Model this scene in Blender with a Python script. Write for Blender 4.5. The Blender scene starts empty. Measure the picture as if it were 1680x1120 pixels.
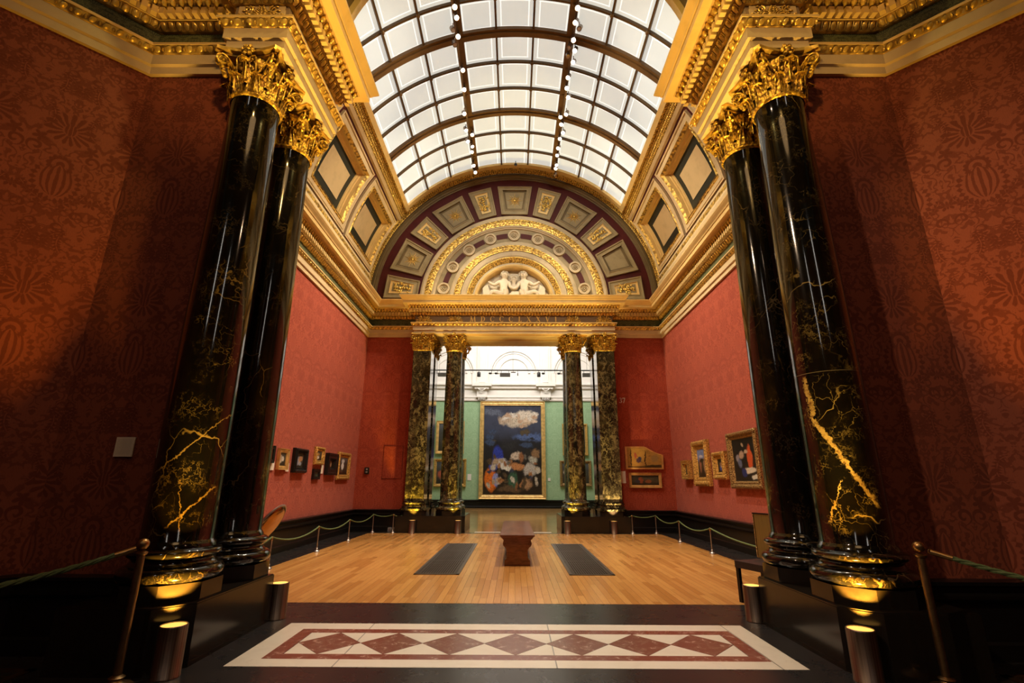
import bpy, bmesh, math, random
from math import sin, cos, pi, sqrt, atan2, hypot, radians as RAD
from mathutils import Vector, Matrix
random.seed(7)
S = bpy.context.scene
COL = S.collection
S.view_settings.view_transform = 'Standard'
S.view_settings.look = 'None'
S.cycles.adaptive_threshold = .02; S.cycles.max_bounces = 6; S.cycles.diffuse_bounces = 3; S.cycles.glossy_bounces = 4; S.cycles.transmission_bounces = 2
S.cycles.caustics_reflective = False; S.cycles.caustics_refractive = False

# ---------------------------------------------------------------- mesh builder
class MB:
    def __init__(s):
        s.v = []; s.f = []
    def add(s, vs, fs):
        o = len(s.v); s.v += [tuple(p) for p in vs]; s.f += [tuple(i + o for i in f) for f in fs]
        return s
    def box(s, x0, x1, y0, y1, z0, z1):
        return s.add([(x0,y0,z0),(x1,y0,z0),(x1,y1,z0),(x0,y1,z0),(x0,y0,z1),(x1,y0,z1),(x1,y1,z1),(x0,y1,z1)],
              [(3,2,1,0),(4,5,6,7),(0,1,5,4),(1,2,6,5),(2,3,7,6),(3,0,4,7)])
    def obox(s, c, ax, ay, az):
        # oriented box: centre and three half axes
        c = Vector(c); ax = Vector(ax); ay = Vector(ay); az = Vector(az)
        return s.add([c + ax*i + ay*j + az*k for k in (-1,1) for j in (-1,1) for i in (-1,1)],
              [(0,2,3,1),(4,5,7,6),(0,1,5,4),(1,3,7,5),(3,2,6,7),(2,0,4,6)])
    def prism(s, poly, z0, z1, T=lambda a, b, c: (a, b, c)):
        n = len(poly)
        vs = [T(x, y, z0) for x, y in poly] + [T(x, y, z1) for x, y in poly]
        return s.add(vs, [tuple(range(n))[::-1], tuple(range(n, 2*n))] + [(i, (i+1) % n, n+(i+1) % n, n+i) for i in range(n)])
    def lathe(s, prof, n=32, c=(0,0,0), cap=True):
        vs = []; m = len(prof)
        for i in range(n):
            a = 2*pi*i/n
            for r, z in prof: vs.append((c[0]+r*cos(a), c[1]+r*sin(a), c[2]+z))
        fs = [(i*m+j, ((i+1) % n)*m+j, ((i+1) % n)*m+j+1, i*m+j+1) for i in range(n) for j in range(m-1)]
        if cap: fs += [tuple(i*m for i in range(n))[::-1], tuple(i*m+m-1 for i in range(n))]
        return s.add(vs, fs)
    def tube(s, pts, r, n=8, cap=True):
        P = [Vector(p) for p in pts]; m = len(P); vs = []
        up = Vector((0,0,1)); prev = None
        for i, p in enumerate(P):
            t = (P[min(i+1,m-1)] - P[max(i-1,0)]).normalized()
            if prev is None:
                a = t.cross(up)
                if a.length < 1e-3: a = t.cross(Vector((1,0,0)))
            else: a = prev - t*prev.dot(t)
            a.normalize(); prev = a; b = t.cross(a)
            rr = r(i/(m-1)) if callable(r) else r
            for k in range(n):
                w = 2*pi*k/n; vs.append(p + a*(rr*cos(w)) + b*(rr*sin(w)))
        fs = [(i*n+k, i*n+(k+1) % n, (i+1)*n+(k+1) % n, (i+1)*n+k) for i in range(m-1) for k in range(n)]
        if cap: fs += [tuple(range(n))[::-1], tuple(range((m-1)*n, m*n))]
        return s.add(vs, fs)
    def ball(s, c, r, nu=10, nv=6, sc=(1,1,1)):
        vs = [(c[0], c[1], c[2]-r*sc[2])]
        for j in range(1, nv):
            a = -pi/2 + pi*j/nv
            for i in range(nu):
                b = 2*pi*i/nu
                vs.append((c[0]+r*sc[0]*cos(a)*cos(b), c[1]+r*sc[1]*cos(a)*sin(b), c[2]+r*sc[2]*sin(a)))
        vs.append((c[0], c[1], c[2]+r*sc[2])); L = len(vs)-1
        fs = [(0, 1+(i+1) % nu, 1+i) for i in range(nu)] + [(L, L-nu+i, L-nu+(i+1) % nu) for i in range(nu)]
        fs += [(1+j*nu+i, 1+j*nu+(i+1) % nu, 1+(j+1)*nu+(i+1) % nu, 1+(j+1)*nu+i) for j in range(nv-2) for i in range(nu)]
        return s.add(vs, fs)
    def oball(s, c, ax, ay, az, nu=8, nv=5):
        # ellipsoid with half axes
        t = MB().ball((0,0,0), 1, nu, nv); c = Vector(c); ax = Vector(ax); ay = Vector(ay); az = Vector(az)
        return s.add([c + ax*p[0] + ay*p[1] + az*p[2] for p in t.v], t.f)
    def grid(s, f, nu, nv, flip=False):
        vs = [f(i/nu, j/nv) for j in range(nv+1) for i in range(nu+1)]; w = nu+1
        q = [(j*w+i, j*w+i+1, (j+1)*w+i+1, (j+1)*w+i) for j in range(nv) for i in range(nu)]
        return s.add(vs, [x[::-1] for x in q] if flip else q)
    def build(s, name, m, parent=None, smooth=False, loc=None, angle=None):
        me = bpy.data.meshes.new(name); me.from_pydata(s.v, [], s.f)
        bm = bmesh.new(); bm.from_mesh(me); bmesh.ops.recalc_face_normals(bm, faces=bm.faces)
        if smooth:
            for f in bm.faces: f.smooth = True
            A = RAD(angle or 50)
            for e in bm.edges:
                if len(e.link_faces) == 2 and e.calc_face_angle(0) > A: e.smooth = False
        bm.to_mesh(me); bm.free()
        me.materials.append(m)
        o = bpy.data.objects.new(name, me); COL.objects.link(o)
        if parent is not None: o.parent = parent
        if loc is not None: o.location = loc
        return o

def tag(o, label, cat, group=None):
    o['label'] = label; o['category'] = cat
    if group: o['group'] = group
    return o
def thing(name, label, cat, loc=(0,0,0), rz=0, group=None):
    o = bpy.data.objects.new(name, None); COL.objects.link(o); o.location = loc; o.rotation_euler = (0,0,rz)
    return tag(o, label, cat, group)
def struct(o, label=None):
    o['kind'] = 'structure'
    if label: o['label'] = label
    return o
def sroot(name):
    o = bpy.data.objects.new(name, None); COL.objects.link(o); o['kind'] = 'structure'; return o
KIDS = {}
def dup(root, loc, rz=0, label=None, group=None, only=None):
    r = root.copy(); COL.objects.link(r); r.location = loc; r.rotation_euler = (0,0,rz)
    if label: r['label'] = label
    if group: r['group'] = group
    for ch in list(root.children):
        if only and ch.name.split('.')[0] not in only: continue
        c = ch.copy(); COL.objects.link(c); c.parent = r
        for g in list(ch.children):
            d = g.copy(); COL.objects.link(d); d.parent = c
    return r

# ---------------------------------------------------------------- node expressions
class X:
    def __init__(s, h, so): s.h = h; s.so = so
    def __add__(s, o): return s.h.m('ADD', s, o)
    def __radd__(s, o): return s.h.m('ADD', o, s)
    def __sub__(s, o): return s.h.m('SUBTRACT', s, o)
    def __rsub__(s, o): return s.h.m('SUBTRACT', o, s)
    def __mul__(s, o): return s.h.m('MULTIPLY', s, o)
    def __rmul__(s, o): return s.h.m('MULTIPLY', o, s)
    def __truediv__(s, o): return s.h.m('DIVIDE', s, o)
    def __rtruediv__(s, o): return s.h.m('DIVIDE', o, s)
    def __neg__(s): return s.h.m('MULTIPLY', s, -1.0)
class Hh:
    def __init__(s, nt): s.nt = nt; s.c = {}
    def node(s, t): return s.nt.nodes.new(t)
    def link(s, v, so):
        if isinstance(v, X): s.nt.links.new(v.so, so)
        elif isinstance(v, (tuple, list)):
            n = len(so.default_value); so.default_value = (tuple(v) + (1.0,))[:n]
        else: so.default_value = v
    def m(s, op, a, b=0.0, c=0.0):
        n = s.node('ShaderNodeMath'); n.operation = op
        s.link(a, n.inputs[0]); s.link(b, n.inputs[1]); s.link(c, n.inputs[2]); return X(s, n.outputs[0])
    def sin(s, a): return s.m('SINE', a)
    def abs(s, a): return s.m('ABSOLUTE', a)
    def mn(s, a, b): return s.m('MINIMUM', a, b)
    def mx(s, a, b): return s.m('MAXIMUM', a, b)
    def sqrt(s, a): return s.m('SQRT', a)
    def fr(s, a): return s.m('FRACT', a)
    def fl(s, a): return s.m('FLOOR', a)
    def at2(s, a, b): return s.m('ARCTAN2', a, b)
    def st(s, x, a, b):      # smooth step from a (0) to b (1)
        n = s.node('ShaderNodeMapRange'); n.interpolation_type = 'SMOOTHSTEP'
        s.link(x, n.inputs[0]); n.inputs[1].default_value = a; n.inputs[2].default_value = b
        if a > b:
            n.inputs[1].default_value = b; n.inputs[2].default_value = a; n.inputs[3].default_value = 1; n.inputs[4].default_value = 0
        return X(s, n.outputs[0])
    def coord(s, kind='Object'):
        if kind not in s.c:
            if kind == 'Position': so = s.node('ShaderNodeNewGeometry').outputs['Position']
            elif kind == 'Normal': so = s.node('ShaderNodeNewGeometry').outputs['Normal']
            else: so = s.node('ShaderNodeTexCoord').outputs[kind]
            s.c[kind] = X(s, so)
        return s.c[kind]
    def xyz(s, v):
        n = s.node('ShaderNodeSeparateXYZ'); s.link(v, n.inputs[0]); return [X(s, n.outputs[i]) for i in range(3)]
    def vec(s, x, y, z):
        n = s.node('ShaderNodeCombineXYZ'); s.link(x, n.inputs[0]); s.link(y, n.inputs[1]); s.link(z, n.inputs[2]); return X(s, n.outputs[0])
    def noise(s, v, scale, detail=3, rough=.5, dist=0, color=False):
        n = s.node('ShaderNodeTexNoise'); s.link(v, n.inputs['Vector']); n.inputs['Scale'].default_value = scale
        n.inputs['Detail'].default_value = detail; n.inputs['Roughness'].default_value = rough; n.inputs['Distortion'].default_value = dist
        return X(s, n.outputs['Color' if color else 'Fac'])
    def voro(s, v, scale, feat='F1', out='Distance'):
        n = s.node('ShaderNodeTexVoronoi'); n.feature = feat; s.link(v, n.inputs['Vector']); n.inputs['Scale'].default_value = scale
        return X(s, n.outputs[out])
    def mix(s, a, b, f):
        n = s.node('ShaderNodeMix'); n.data_type = 'RGBA'; s.link(f, n.inputs[0]); s.link(a, n.inputs[6]); s.link(b, n.inputs[7]); return X(s, n.outputs[2])
    def vadd(s, a, b, k=1.0):
        n = s.node('ShaderNodeVectorMath'); n.operation = 'MULTIPLY_ADD'; s.link(b, n.inputs[0]); n.inputs[1].default_value = (k,k,k); s.link(a, n.inputs[2]); return X(s, n.outputs[0])
    def vmul(s, a, k):
        n = s.node('ShaderNodeVectorMath'); n.operation = 'MULTIPLY'; s.link(a, n.inputs[0]); n.inputs[1].default_value = k; return X(s, n.outputs[0])
    def rnd(s): return X(s, s.node('ShaderNodeObjectInfo').outputs['Random'])

def mat(name, fn, **kw):
    """fn(h) -> dict(color, rough, metal, bump, bdist, spec, emit, estr, coat)"""
    M = bpy.data.materials.new(name); M.use_nodes = True; nt = M.node_tree; nt.nodes.clear()
    h = Hh(nt); out = nt.nodes.new('ShaderNodeOutputMaterial'); b = nt.nodes.new('ShaderNodeBsdfPrincipled')
    nt.links.new(b.outputs[0], out.inputs[0])
    d = fn(h) if callable(fn) else dict(color=fn); d.update(kw)
    for k, s_ in (('color','Base Color'),('rough','Roughness'),('metal','Metallic'),('spec','Specular IOR Level'),('emit','Emission Color'),('estr','Emission Strength'),('coat','Coat Weight'),('sheen','Sheen Weight')):
        if k in d: h.link(d[k], b.inputs[s_])
    if 'crough' in d: b.inputs['Coat Roughness'].default_value = d['crough']
    if 'bump' in d:
        n = nt.nodes.new('ShaderNodeBump'); n.inputs['Distance'].default_value = d.get('bdist', .01); n.inputs['Strength'].default_value = d.get('bstr', 1.0)
        h.link(d['bump'], n.inputs['Height']); nt.links.new(n.outputs[0], b.inputs['Normal'])
    return M

def damask_pat(h, u, v, W, H, org=None):
    """mirror-symmetric column of fan flower, lotus, tulip, scrolls and feather leaves -> 0..1 (cell W x H)"""
    k = W/.63
    x = h.abs(h.fr(u/W) - .5)*(.63); y = h.fr(v/H)*1.9
    if org is not None: x = x + (org - .5)*.022; y = y + (org - .5)*-.03
    def pol(cx, cy, sq=1.0):
        dx = x - cx; dy = (y - cy)*sq; return h.sqrt(dx*dx + dy*dy), h.at2(dx, dy)
    out = []
    # fan flower
    r, t = pol(0, 1.50); e = .205 - .045*h.st(t, 1.5, 3.0)
    pet = h.st(h.sin(t*15.0 + r*9.0), -.55, .05)
    out.append(h.st(r - e - .022*h.sin(t*15.0 + 1.2), .008, -.008)*pet*h.st(r, .062, .074))
    r2, t2 = pol(0, 1.515, .62); out.append(h.st(r2, .052, .046)*h.st(h.abs(x - .017), .003, .007))
    # lotus under it
    r, t = pol(0, 1.06); out.append(h.st(r - .098 - .020*h.abs(h.sin(t*7.0)), .006, -.006)*h.mx(h.st(r, .066, .074), h.st(r, .040, .034))*h.st(t, 2.5, 2.3))
    # tulip: nested curved petals inside a toothed fringe
    yt = (y - .86)*(1/.19); wt = h.sqrt(h.mx(1.0 - yt*yt, 0.0))*.135 + .012*h.st(yt, .3, .9); q = x/wt
    out.append(h.st(q, 1.0, .94)*h.st(h.sin(q*14.2 + 1.2), -.1, .35)*h.st(h.abs(yt), .98, .93))
    r, t = pol(0, .85, .80); out.append(h.st(h.abs(r - .185) - .016 - .013*h.sin(t*24.0), .006, -.006)*h.st(h.abs(t), .75, .95))
    # feather leaves: band round an arc, barbed
    def feather(cx, cy, R, w, t0, t1, n):
        r, t = pol(cx, cy); d = h.abs(r - R)
        return h.st(d - w*(.62 + .38*h.sin(t*n + d*55.0)), .006, -.006)*h.st(d, .0035, .006)*h.st(t, t0, t0+.12)*h.st(t, t1, t1-.12)
    out.append(feather(-.04, .92, .335, .038, 1.9, 2.95, 46.0))
    out.append(feather(.24, .10, .205, .045, -1.75, -.15, 34.0))
    out.append(feather(.34, .18, .200, .040, -2.3, -.9, 36.0))
    out.append(feather(.315, 1.62, .165, .038, -2.6, -.5, 34.0))
    # scrolls on the joint line
    def scroll(cx, cy, R, f):
        r, t = pol(cx, cy); return h.st(h.sin(t - r*f), .0, .4)*h.st(r, R, R-.012)*h.st(r, .012, .018)
    out += [scroll(.235, 1.20, .085, 88.0), scroll(.225, .50, .075, 95.0), scroll(.10, .33, .06, 100.0)]
    r, t = pol(.215, 1.33); out.append(h.st(r - .05*h.abs(h.sin(t*2.5)) - .02, .006, -.006))
    r, t = pol(.10, .55); out.append(h.st(r - .035*h.abs(h.sin(t*2.5)) - .012, .006, -.006)*h.st(r, .010, .014))
    r, t = pol(.0, .16); out.append(h.st(r - .05*h.abs(h.sin(t*3.5)) - .02, .006, -.006)*h.st(r, .015, .02))
    r, t = pol(.30, .70); out.append(h.st(r - .05*h.abs(h.sin(t*3.0)) - .012, .006, -.006)*h.st(r, .012, .017))
    res = out[0]
    for o in out[1:]: res = h.mx(res, o)
    # curling foliage filling the field, mirrored with the cell
    V = h.vec(x, y, 0.0); n = h.noise(V, 7.5, 2, .55, .6); n2 = h.noise(V, 34.0, 2)
    fil = h.st(h.sin(n*30.0 + (n2 - .5)*2.2), .05, .45)*h.st(h.noise(V, 5.0, 1), .36, .42)
    r, t = pol(0, 1.50); halo = h.st(r, .21, .24); r, t = pol(0, .86, .85); halo = halo*h.st(r, .21, .24)
    res = h.mx(res, fil*halo*.8)
    return h.mn(res, 1.0)
def damask(light, dark, W=.63, H=1.9, k=1.0):
    def f(h):
        P = h.coord('Position'); x, y, z = h.xyz(P); nx, ny, nz = h.xyz(h.coord('Normal'))
        u = x*ny*-1.0 + y*nx
        pat = damask_pat(h, u, z, W, H, h.noise(P, 14.0, 3, .6))
        weave = h.noise(h.vmul(P, (1,1,.12)), 240, 2)
        c = h.mix(light, dark, pat*k)
        c = h.mix(c, dark, h.st(h.noise(P, 1.1, 4), .45, .8)*.35)
        c = h.mix(c, tuple(q*.6 for q in dark), h.st(weave, .5, .75)*.35)
        return dict(color=c, rough=.62 + pat*.15, spec=.25, sheen=.1, bump=pat*.6 + weave, bdist=.0015)
    return f
def marble(base, tint, vein, vs=2.2, amt=.5, vw=.02, big=None, brec=0.0):
    def f(h):
        P = h.vadd(h.coord('Object'), h.vec(h.rnd()*17.0, h.rnd()*9.0, h.rnd()*23.0)); O = h.coord('Object')
        Q = h.vadd(P, h.noise(P, 2.3, 4, color=True), .55)
        v1 = h.voro(h.vmul(Q, (1,1,.55)), vs, 'DISTANCE_TO_EDGE')
        Q2 = h.vadd(P, h.noise(P, 5.0, 4, color=True), .35)
        v2 = h.voro(h.vmul(Q2, (1,1,.8)), vs*3.2, 'DISTANCE_TO_EDGE')
        m1 = h.st(h.noise(P, 1.5, 3), .50, .68); m2 = h.st(h.noise(P, 2.6, 3), .46, .66)
        Q3 = h.vadd(P, h.noise(P, 9.0, 5, .7, color=True), .30); v3 = h.voro(h.vmul(Q3, (1,1,.7)), vs*7.0, 'DISTANCE_TO_EDGE'); m3 = h.st(h.noise(P, 3.4, 4, .6), .47, .64)
        veins = h.st(v1, vw, vw*.15) * m1 + h.st(v2, vw*1.5, vw*.2) * m2 * .55 + h.st(v3, vw*5.0, vw*.5) * m3 * .5
        cloud = h.st(h.noise(Q, 3.0, 6, .65), .46, .75)
        c = h.mix(base, tint, cloud*amt)
        if brec:
            bb = h.st(h.noise(h.vmul(Q2, (1,1,.45)), 7.0, 6, .75), .50, .62); c = h.mix(c, vein, bb*brec)
        c = h.mix(c, vein, h.mn(veins*.85, 1.0))
        if big:
            cx, cy, pts, wd, z1 = big
            ox, oy, oz = h.xyz(O); s_ = ox*cx + oy*cy
            for (a, sl, z0, za, zb, w) in pts:
                d = h.abs(s_ - (a + (oz - z0)*sl) + (h.noise(O, 3.0, 5, .7)-.5)*.13 + (h.noise(O, 24.0, 4, .7)-.5)*.05)
                w_ = w*(.15 + 1.7*h.noise(O, 7.0, 4))
                k = h.st(d/w_, 1.0, .55) * h.st(oz, za, za+.05) * h.st(oz, zb, zb-.02)
                front = h.st(ox*cy*1.0 - oy*cx, -.02, .05)
                c = h.mix(c, h.mix(vein, (.10,.05,.015), h.st(h.noise(O, 30, 3, .7), .42, .7)), k*front*.9)
            c = h.mix(c, (.10,.085,.06), h.st(h.abs(oz - 1.64), .004, .002)*front*z1)
        return dict(color=c, rough=.10, spec=.55, coat=.35, crough=.03)
    return f
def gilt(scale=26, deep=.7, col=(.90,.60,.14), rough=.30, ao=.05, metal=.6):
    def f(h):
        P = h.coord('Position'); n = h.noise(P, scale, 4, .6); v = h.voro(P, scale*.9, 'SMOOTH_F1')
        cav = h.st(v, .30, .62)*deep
        dark = (col[0]*.16, col[1]*.09, col[2]*.10)  # tone for the shade painted into hollows and crevices
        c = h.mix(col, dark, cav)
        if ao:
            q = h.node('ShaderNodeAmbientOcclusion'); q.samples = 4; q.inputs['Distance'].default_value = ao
            c = h.mix(c, dark, h.st(X(h, q.outputs['AO']), .80, .35)*.9)  # ambient occlusion puts crevice shade into the gold colour
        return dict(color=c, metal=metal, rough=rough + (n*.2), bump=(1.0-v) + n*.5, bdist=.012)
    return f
def paint(col, var=.12, rough=.5, scale=3, **kw):
    def f(h):
        P = h.coord('Position'); n = h.noise(P, scale, 5, .6)
        d = dict(color=h.mix(col, tuple(q*(1-var*3) for q in col), h.st(n, .45, .8)), rough=rough, spec=.3)
        d.update(kw); return d
    return f
def metal(col, rough=.3, brush=0.0, metal=1.0):
    def f(h):
        O = h.coord('Object'); n = h.noise(h.vmul(O, (60,60,.6)) if brush else O, 1 if brush else 20, 4, .6)
        c = h.mix(tuple(q*(1-.55*max(brush,.35)) for q in col), col, h.st(n, .3, .7))
        return dict(color=c, metal=metal, rough=rough + (n*.15), spec=.5)
    return f
def wood_floor(cols, w=.095, along='y', gloss=.15):
    def f(h):
        P = h.coord('Position'); x, y, z = h.xyz(P)
        if along == 'x': x, y = y, x
        i = h.fl(x/w); wn = h.node('ShaderNodeTexWhiteNoise'); wn.noise_dimensions = '1D'; h.link(i, wn.inputs['W']); r0 = X(h, wn.outputs['Value'])
        j = h.fl((y + r0*5.0)/1.25); wn2 = h.node('ShaderNodeTexWhiteNoise'); wn2.noise_dimensions = '2D'; h.link(h.vec(i, j, 0.0), wn2.inputs['Vector']); r1 = X(h, wn2.outputs['Value'])
        g = h.noise(h.vec(x*150.0 + r1*50.0, y*3.5, r1*9.0), 1.0, 4, .6, .3)
        c = h.mix(cols[0], cols[1], r1); c = h.mix(c, cols[2], h.st(g, .40, .75)*.40)
        gap = h.mx(h.st(h.abs(h.fr(x/w) - .5), .478, .492), h.st(h.abs(h.fr((y + r0*5.0)/1.25) - .5), .4975, .4995))
        c = h.mix(c, tuple(q*.25 for q in cols[2]), gap*.7)
        sm = h.noise(P, 1.3, 4)
        return dict(color=c, rough=gloss + sm*.14, spec=.5, bump=0.0 - gap, bdist=.0012)
    return f
def slab(base, vein, scale=1.2, joint=None, rough=.25, amt=.5):
    def f(h):
        P = h.coord('Position'); x, y, z = h.xyz(P); n = h.noise(P, scale*3, 6, .65, .6)
        c = h.mix(base, vein, h.st(n, .45, .75)*amt)
        vv = h.voro(h.vadd(P, h.noise(P, 3, 4, color=True), .5), scale*3, 'DISTANCE_TO_EDGE')
        c = h.mix(c, vein, h.st(vv, .02, .004)*.5*h.st(h.noise(P, 2.2, 3), .5, .6))
        if joint:
            jx, jy, ox, oy = joint
            row = h.fl((y - oy)/jy)
            g = h.mx(h.st(h.abs(h.fr((x - ox)/jx + row*.5) - .5), .4955, .4985), h.st(h.abs(h.fr((y - oy)/jy) - .5), .4955, .4985))
            c = h.mix(c, tuple(q*.3 for q in base), g)
        return dict(color=c, rough=rough + n*.12, spec=.5)
    return f

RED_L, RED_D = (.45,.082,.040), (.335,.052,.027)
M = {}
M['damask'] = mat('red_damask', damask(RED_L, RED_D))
M['damask_oct'] = mat('red_damask_dimmed', damask((.30,.072,.034), (.175,.036,.017)))  # same red damask, its colour darkened for the dim light of the octagon
M['damask_green'] = mat('green_damask', damask((.36,.52,.31), (.29,.44,.25)))
def green_frieze(h):
    P = h.coord('Position'); x, y, z = h.xyz(P); nx, ny, nz = h.xyz(h.coord('Normal'))
    pat = damask_pat(h, x*ny*-1.0 + y*nx, z - .02, .30, .62)
    return dict(color=h.mix((.040,.048,.018), (.15,.16,.06), pat*.85), rough=.6)
M['frieze_green'] = mat('green_frieze_paint', green_frieze)
M['frieze_mauve'] = mat('mauve_frieze_paint', paint((.25,.175,.115), .08))
M['cream'] = mat('cream_paint', paint((.68,.52,.30), .06))
M['cream_gold'] = mat('gilded_cream_paint', paint((.82,.58,.24), .06, .36, metal=.2))
M['tan'] = mat('tan_paint', paint((.60,.44,.24), .06))
M['khaki'] = mat('khaki_paint', paint((.32,.25,.135), .1))
M['khaki_dark'] = mat('dark_khaki_paint', paint((.16,.11,.048), .1))
M['beige'] = mat('beige_paint', paint((.56,.45,.29), .1))
M['maroon'] = mat('maroon_paint', paint((.075,.007,.007), .1, .6))
M['black_green'] = mat('black_green_paint', paint((.02,.022,.016), .1, .5))
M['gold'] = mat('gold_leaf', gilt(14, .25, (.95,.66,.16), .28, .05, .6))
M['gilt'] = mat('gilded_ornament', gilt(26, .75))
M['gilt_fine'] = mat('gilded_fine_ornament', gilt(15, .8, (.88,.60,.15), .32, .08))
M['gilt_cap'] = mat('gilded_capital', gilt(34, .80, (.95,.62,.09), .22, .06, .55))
M['portoro'] = mat('black_gold_marble', marble((.004,.0037,.003), (.016,.011,.004), (.13,.090,.045), 1.5, .6, .009))
def ang(dx, dy):
    l = hypot(dx, dy); return dx/l, dy/l
M['portoro_r'] = mat('black_marble_thick_gold_vein', marble((.0028,.0026,.002), (.009,.0065,.002), (.32,.235,.085), 1.7, .7, .010,
     big=(ang(4.91,-3.19)[0], ang(4.91,-3.19)[1], [(-.03,-.47,.89,.36,1.22,.024), (-.178,-.03,1.4,1.18,1.62,.020), (-.05,.42,.55,.22,.62,.007)], 0, 1.0)))
M['portoro_l'] = mat('black_marble_slim_gold_vein', marble((.0028,.0026,.002), (.008,.006,.002), (.24,.165,.055), 1.6, .65, .009,
     big=(ang(4.91,3.19)[0], ang(4.91,3.19)[1], [(.03,.90,.98,.62,1.24,.009), (.06,.9,.36,.16,.54,.013), (-.02,-.2,.3,.05,.6,.006)], 0, 0)))
M['brecc'] = mat('veined_olive_marble', marble((.010,.009,.006), (.06,.05,.022), (.30,.25,.12), 3.4, .9, .02, brec=.55))
M['black_stone'] = mat('black_polished_stone', paint((.016,.012,.009), .15, .17, 5, spec=.5))
M['black_dado'] = mat('black_dado_marble', paint((.009,.0075,.007), .15, .28, 6))
M['slate'] = mat('black_slate_floor', slab((.018,.0165,.0175), (.030,.026,.024), .8, (1.35,1.30,.28,4.685), .22, .6))
M['oak'] = mat('oak_floor', wood_floor(((.60,.30,.090),(.42,.185,.048),(.30,.115,.026))))
M['oak_far'] = mat('polished_oak_floor', wood_floor(((.46,.25,.085),(.22,.11,.035),(.14,.06,.02)), .16, 'x', .07))
M['white_marble'] = mat('white_marble', slab((.72,.63,.52), (.60,.50,.40), 1.2, (1.9,9.0,.35,0.0), .24, .5))
M['red_marble'] = mat('red_marble', slab((.20,.058,.040), (.50,.34,.26), 3.0, None, .2, .42))
M['brown_marble'] = mat('brown_marble', slab((.19,.070,.048), (.42,.27,.20), 3.6, None, .2, .6))
M['bronze'] = mat('brushed_bronze', metal((.36,.27,.21), .32, 1.0))
M['brass'] = mat('aged_brass', metal((.50,.30,.12), .28))
M['brass_dark'] = mat('dark_brass', metal((.30,.19,.09), .35))
M['cast_iron'] = mat('worn_cast_iron', metal((.17,.135,.11), .38))
M['steel'] = mat('dull_steel', metal((.42,.38,.36), .35))
M['frame_brown'] = mat('brown_glazing_bar', paint((.105,.058,.020), .1, .45))
M['frame_rib'] = mat('brown_roof_rib', paint((.16,.085,.03), .12, .5))
M['plaster'] = mat('white_plaster', paint((.86,.80,.74), .03, .6))
M['plaster_line'] = mat('painted_shade_plaster', paint((.62,.54,.48), .03, .6))  # darker copy of the plaster, shade put into the rail's colour
M['sculpt'] = mat('ivory_plaster', paint((.80,.70,.55), .06, .5, 9))
M['paper'] = mat('white_card', paint((.78,.72,.66), .03, .7))
M['black_metal'] = mat('black_metal', paint((.02,.018,.016), .1, .4))
M['black_wood'] = mat('ebonised_wood', paint((.012,.009,.007), .1, .35, 12))
M['leather'] = mat('dark_leather', paint((.035,.024,.026), .1, .38, 25))
M['grey_plastic'] = mat('grey_plastic', paint((.38,.35,.34), .05, .5))
def rope_fn(h):
    O = h.coord('Object'); n = h.noise(O, 60, 3); return dict(color=h.mix((.05,.085,.028), (.15,.20,.075), n), rough=.75)
M['rope'] = mat('green_rope', rope_fn)
def mahog(h):
    O = h.coord('Object'); n = h.noise(h.vmul(O, (4,1.2,22)), 1.5, 4, .6, .4)
    return dict(color=h.mix((.23,.080,.036), (.13,.044,.02), h.st(n, .38, .68)), rough=.22, spec=.5, coat=.3, crough=.1)
M['mahogany'] = mat('polished_mahogany', mahog)
def fabric(h):
    O = h.coord('Object'); x, y, z = h.xyz(O); w = h.noise(h.vmul(O, (90,90,3)), 1, 2)
    return dict(color=h.mix((.22,.14,.035), (.36,.25,.07), w), rough=.5, metal=.3)
M['gold_fabric'] = mat('gold_fabric', fabric)
def glass_fn(h):
    P = h.coord('Position'); x, y, z = h.xyz(P)
    th = h.at2(x + .03, z - 7.86) * (180/pi)
    a = h.abs(h.fr((th + 49.0)/10.889) - .5); b = h.abs(h.fr((y - 7.27)/.9733) - .5)
    ln = h.mx(h.st(h.abs(a - .36), .022, .008) * h.st(b, .40, .37), h.st(h.abs(b - .37), .022, .008) * h.st(a, .40, .37))
    n = h.noise(P, 1.2, 4)
    c = h.mix((.80,.81,.75), (.68,.69,.63), n); c = h.mix(c, (1,.97,.9), ln*.8)  # etched pane border, its bevel highlight painted into the emission
    return dict(color=(.42,.46,.50), rough=.25, emit=c, estr=.74 + ln*.35)
M['skyglass'] = mat('frosted_skylight_glass', glass_fn)
def bulb_fn(h): return dict(color=(1,1,1), emit=(1,.86,.66), estr=22.0)
M['bulb'] = mat('lit_lamp', bulb_fn)
M['amber'] = mat('amber_lamp_glass', lambda h: dict(color=(.9,.6,.2), emit=(1,.50,.09), estr=1.3))

# ---------------------------------------------------------------- shared dimensions (metres)
PX = -.045                     # axis of the far portal
WL, YF = 5.25, 16.6            # side walls, far wall
NP_IN, NP_OUT, NP_Y0, NP_Y1 = 2.82, 3.42, 4.62, 6.12
FPY0, FPY1, FPW = 16.15, 17.75, 3.42
VC, VR = 7.86, 5.3             # vault centre height, radius
exec_after = []
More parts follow.
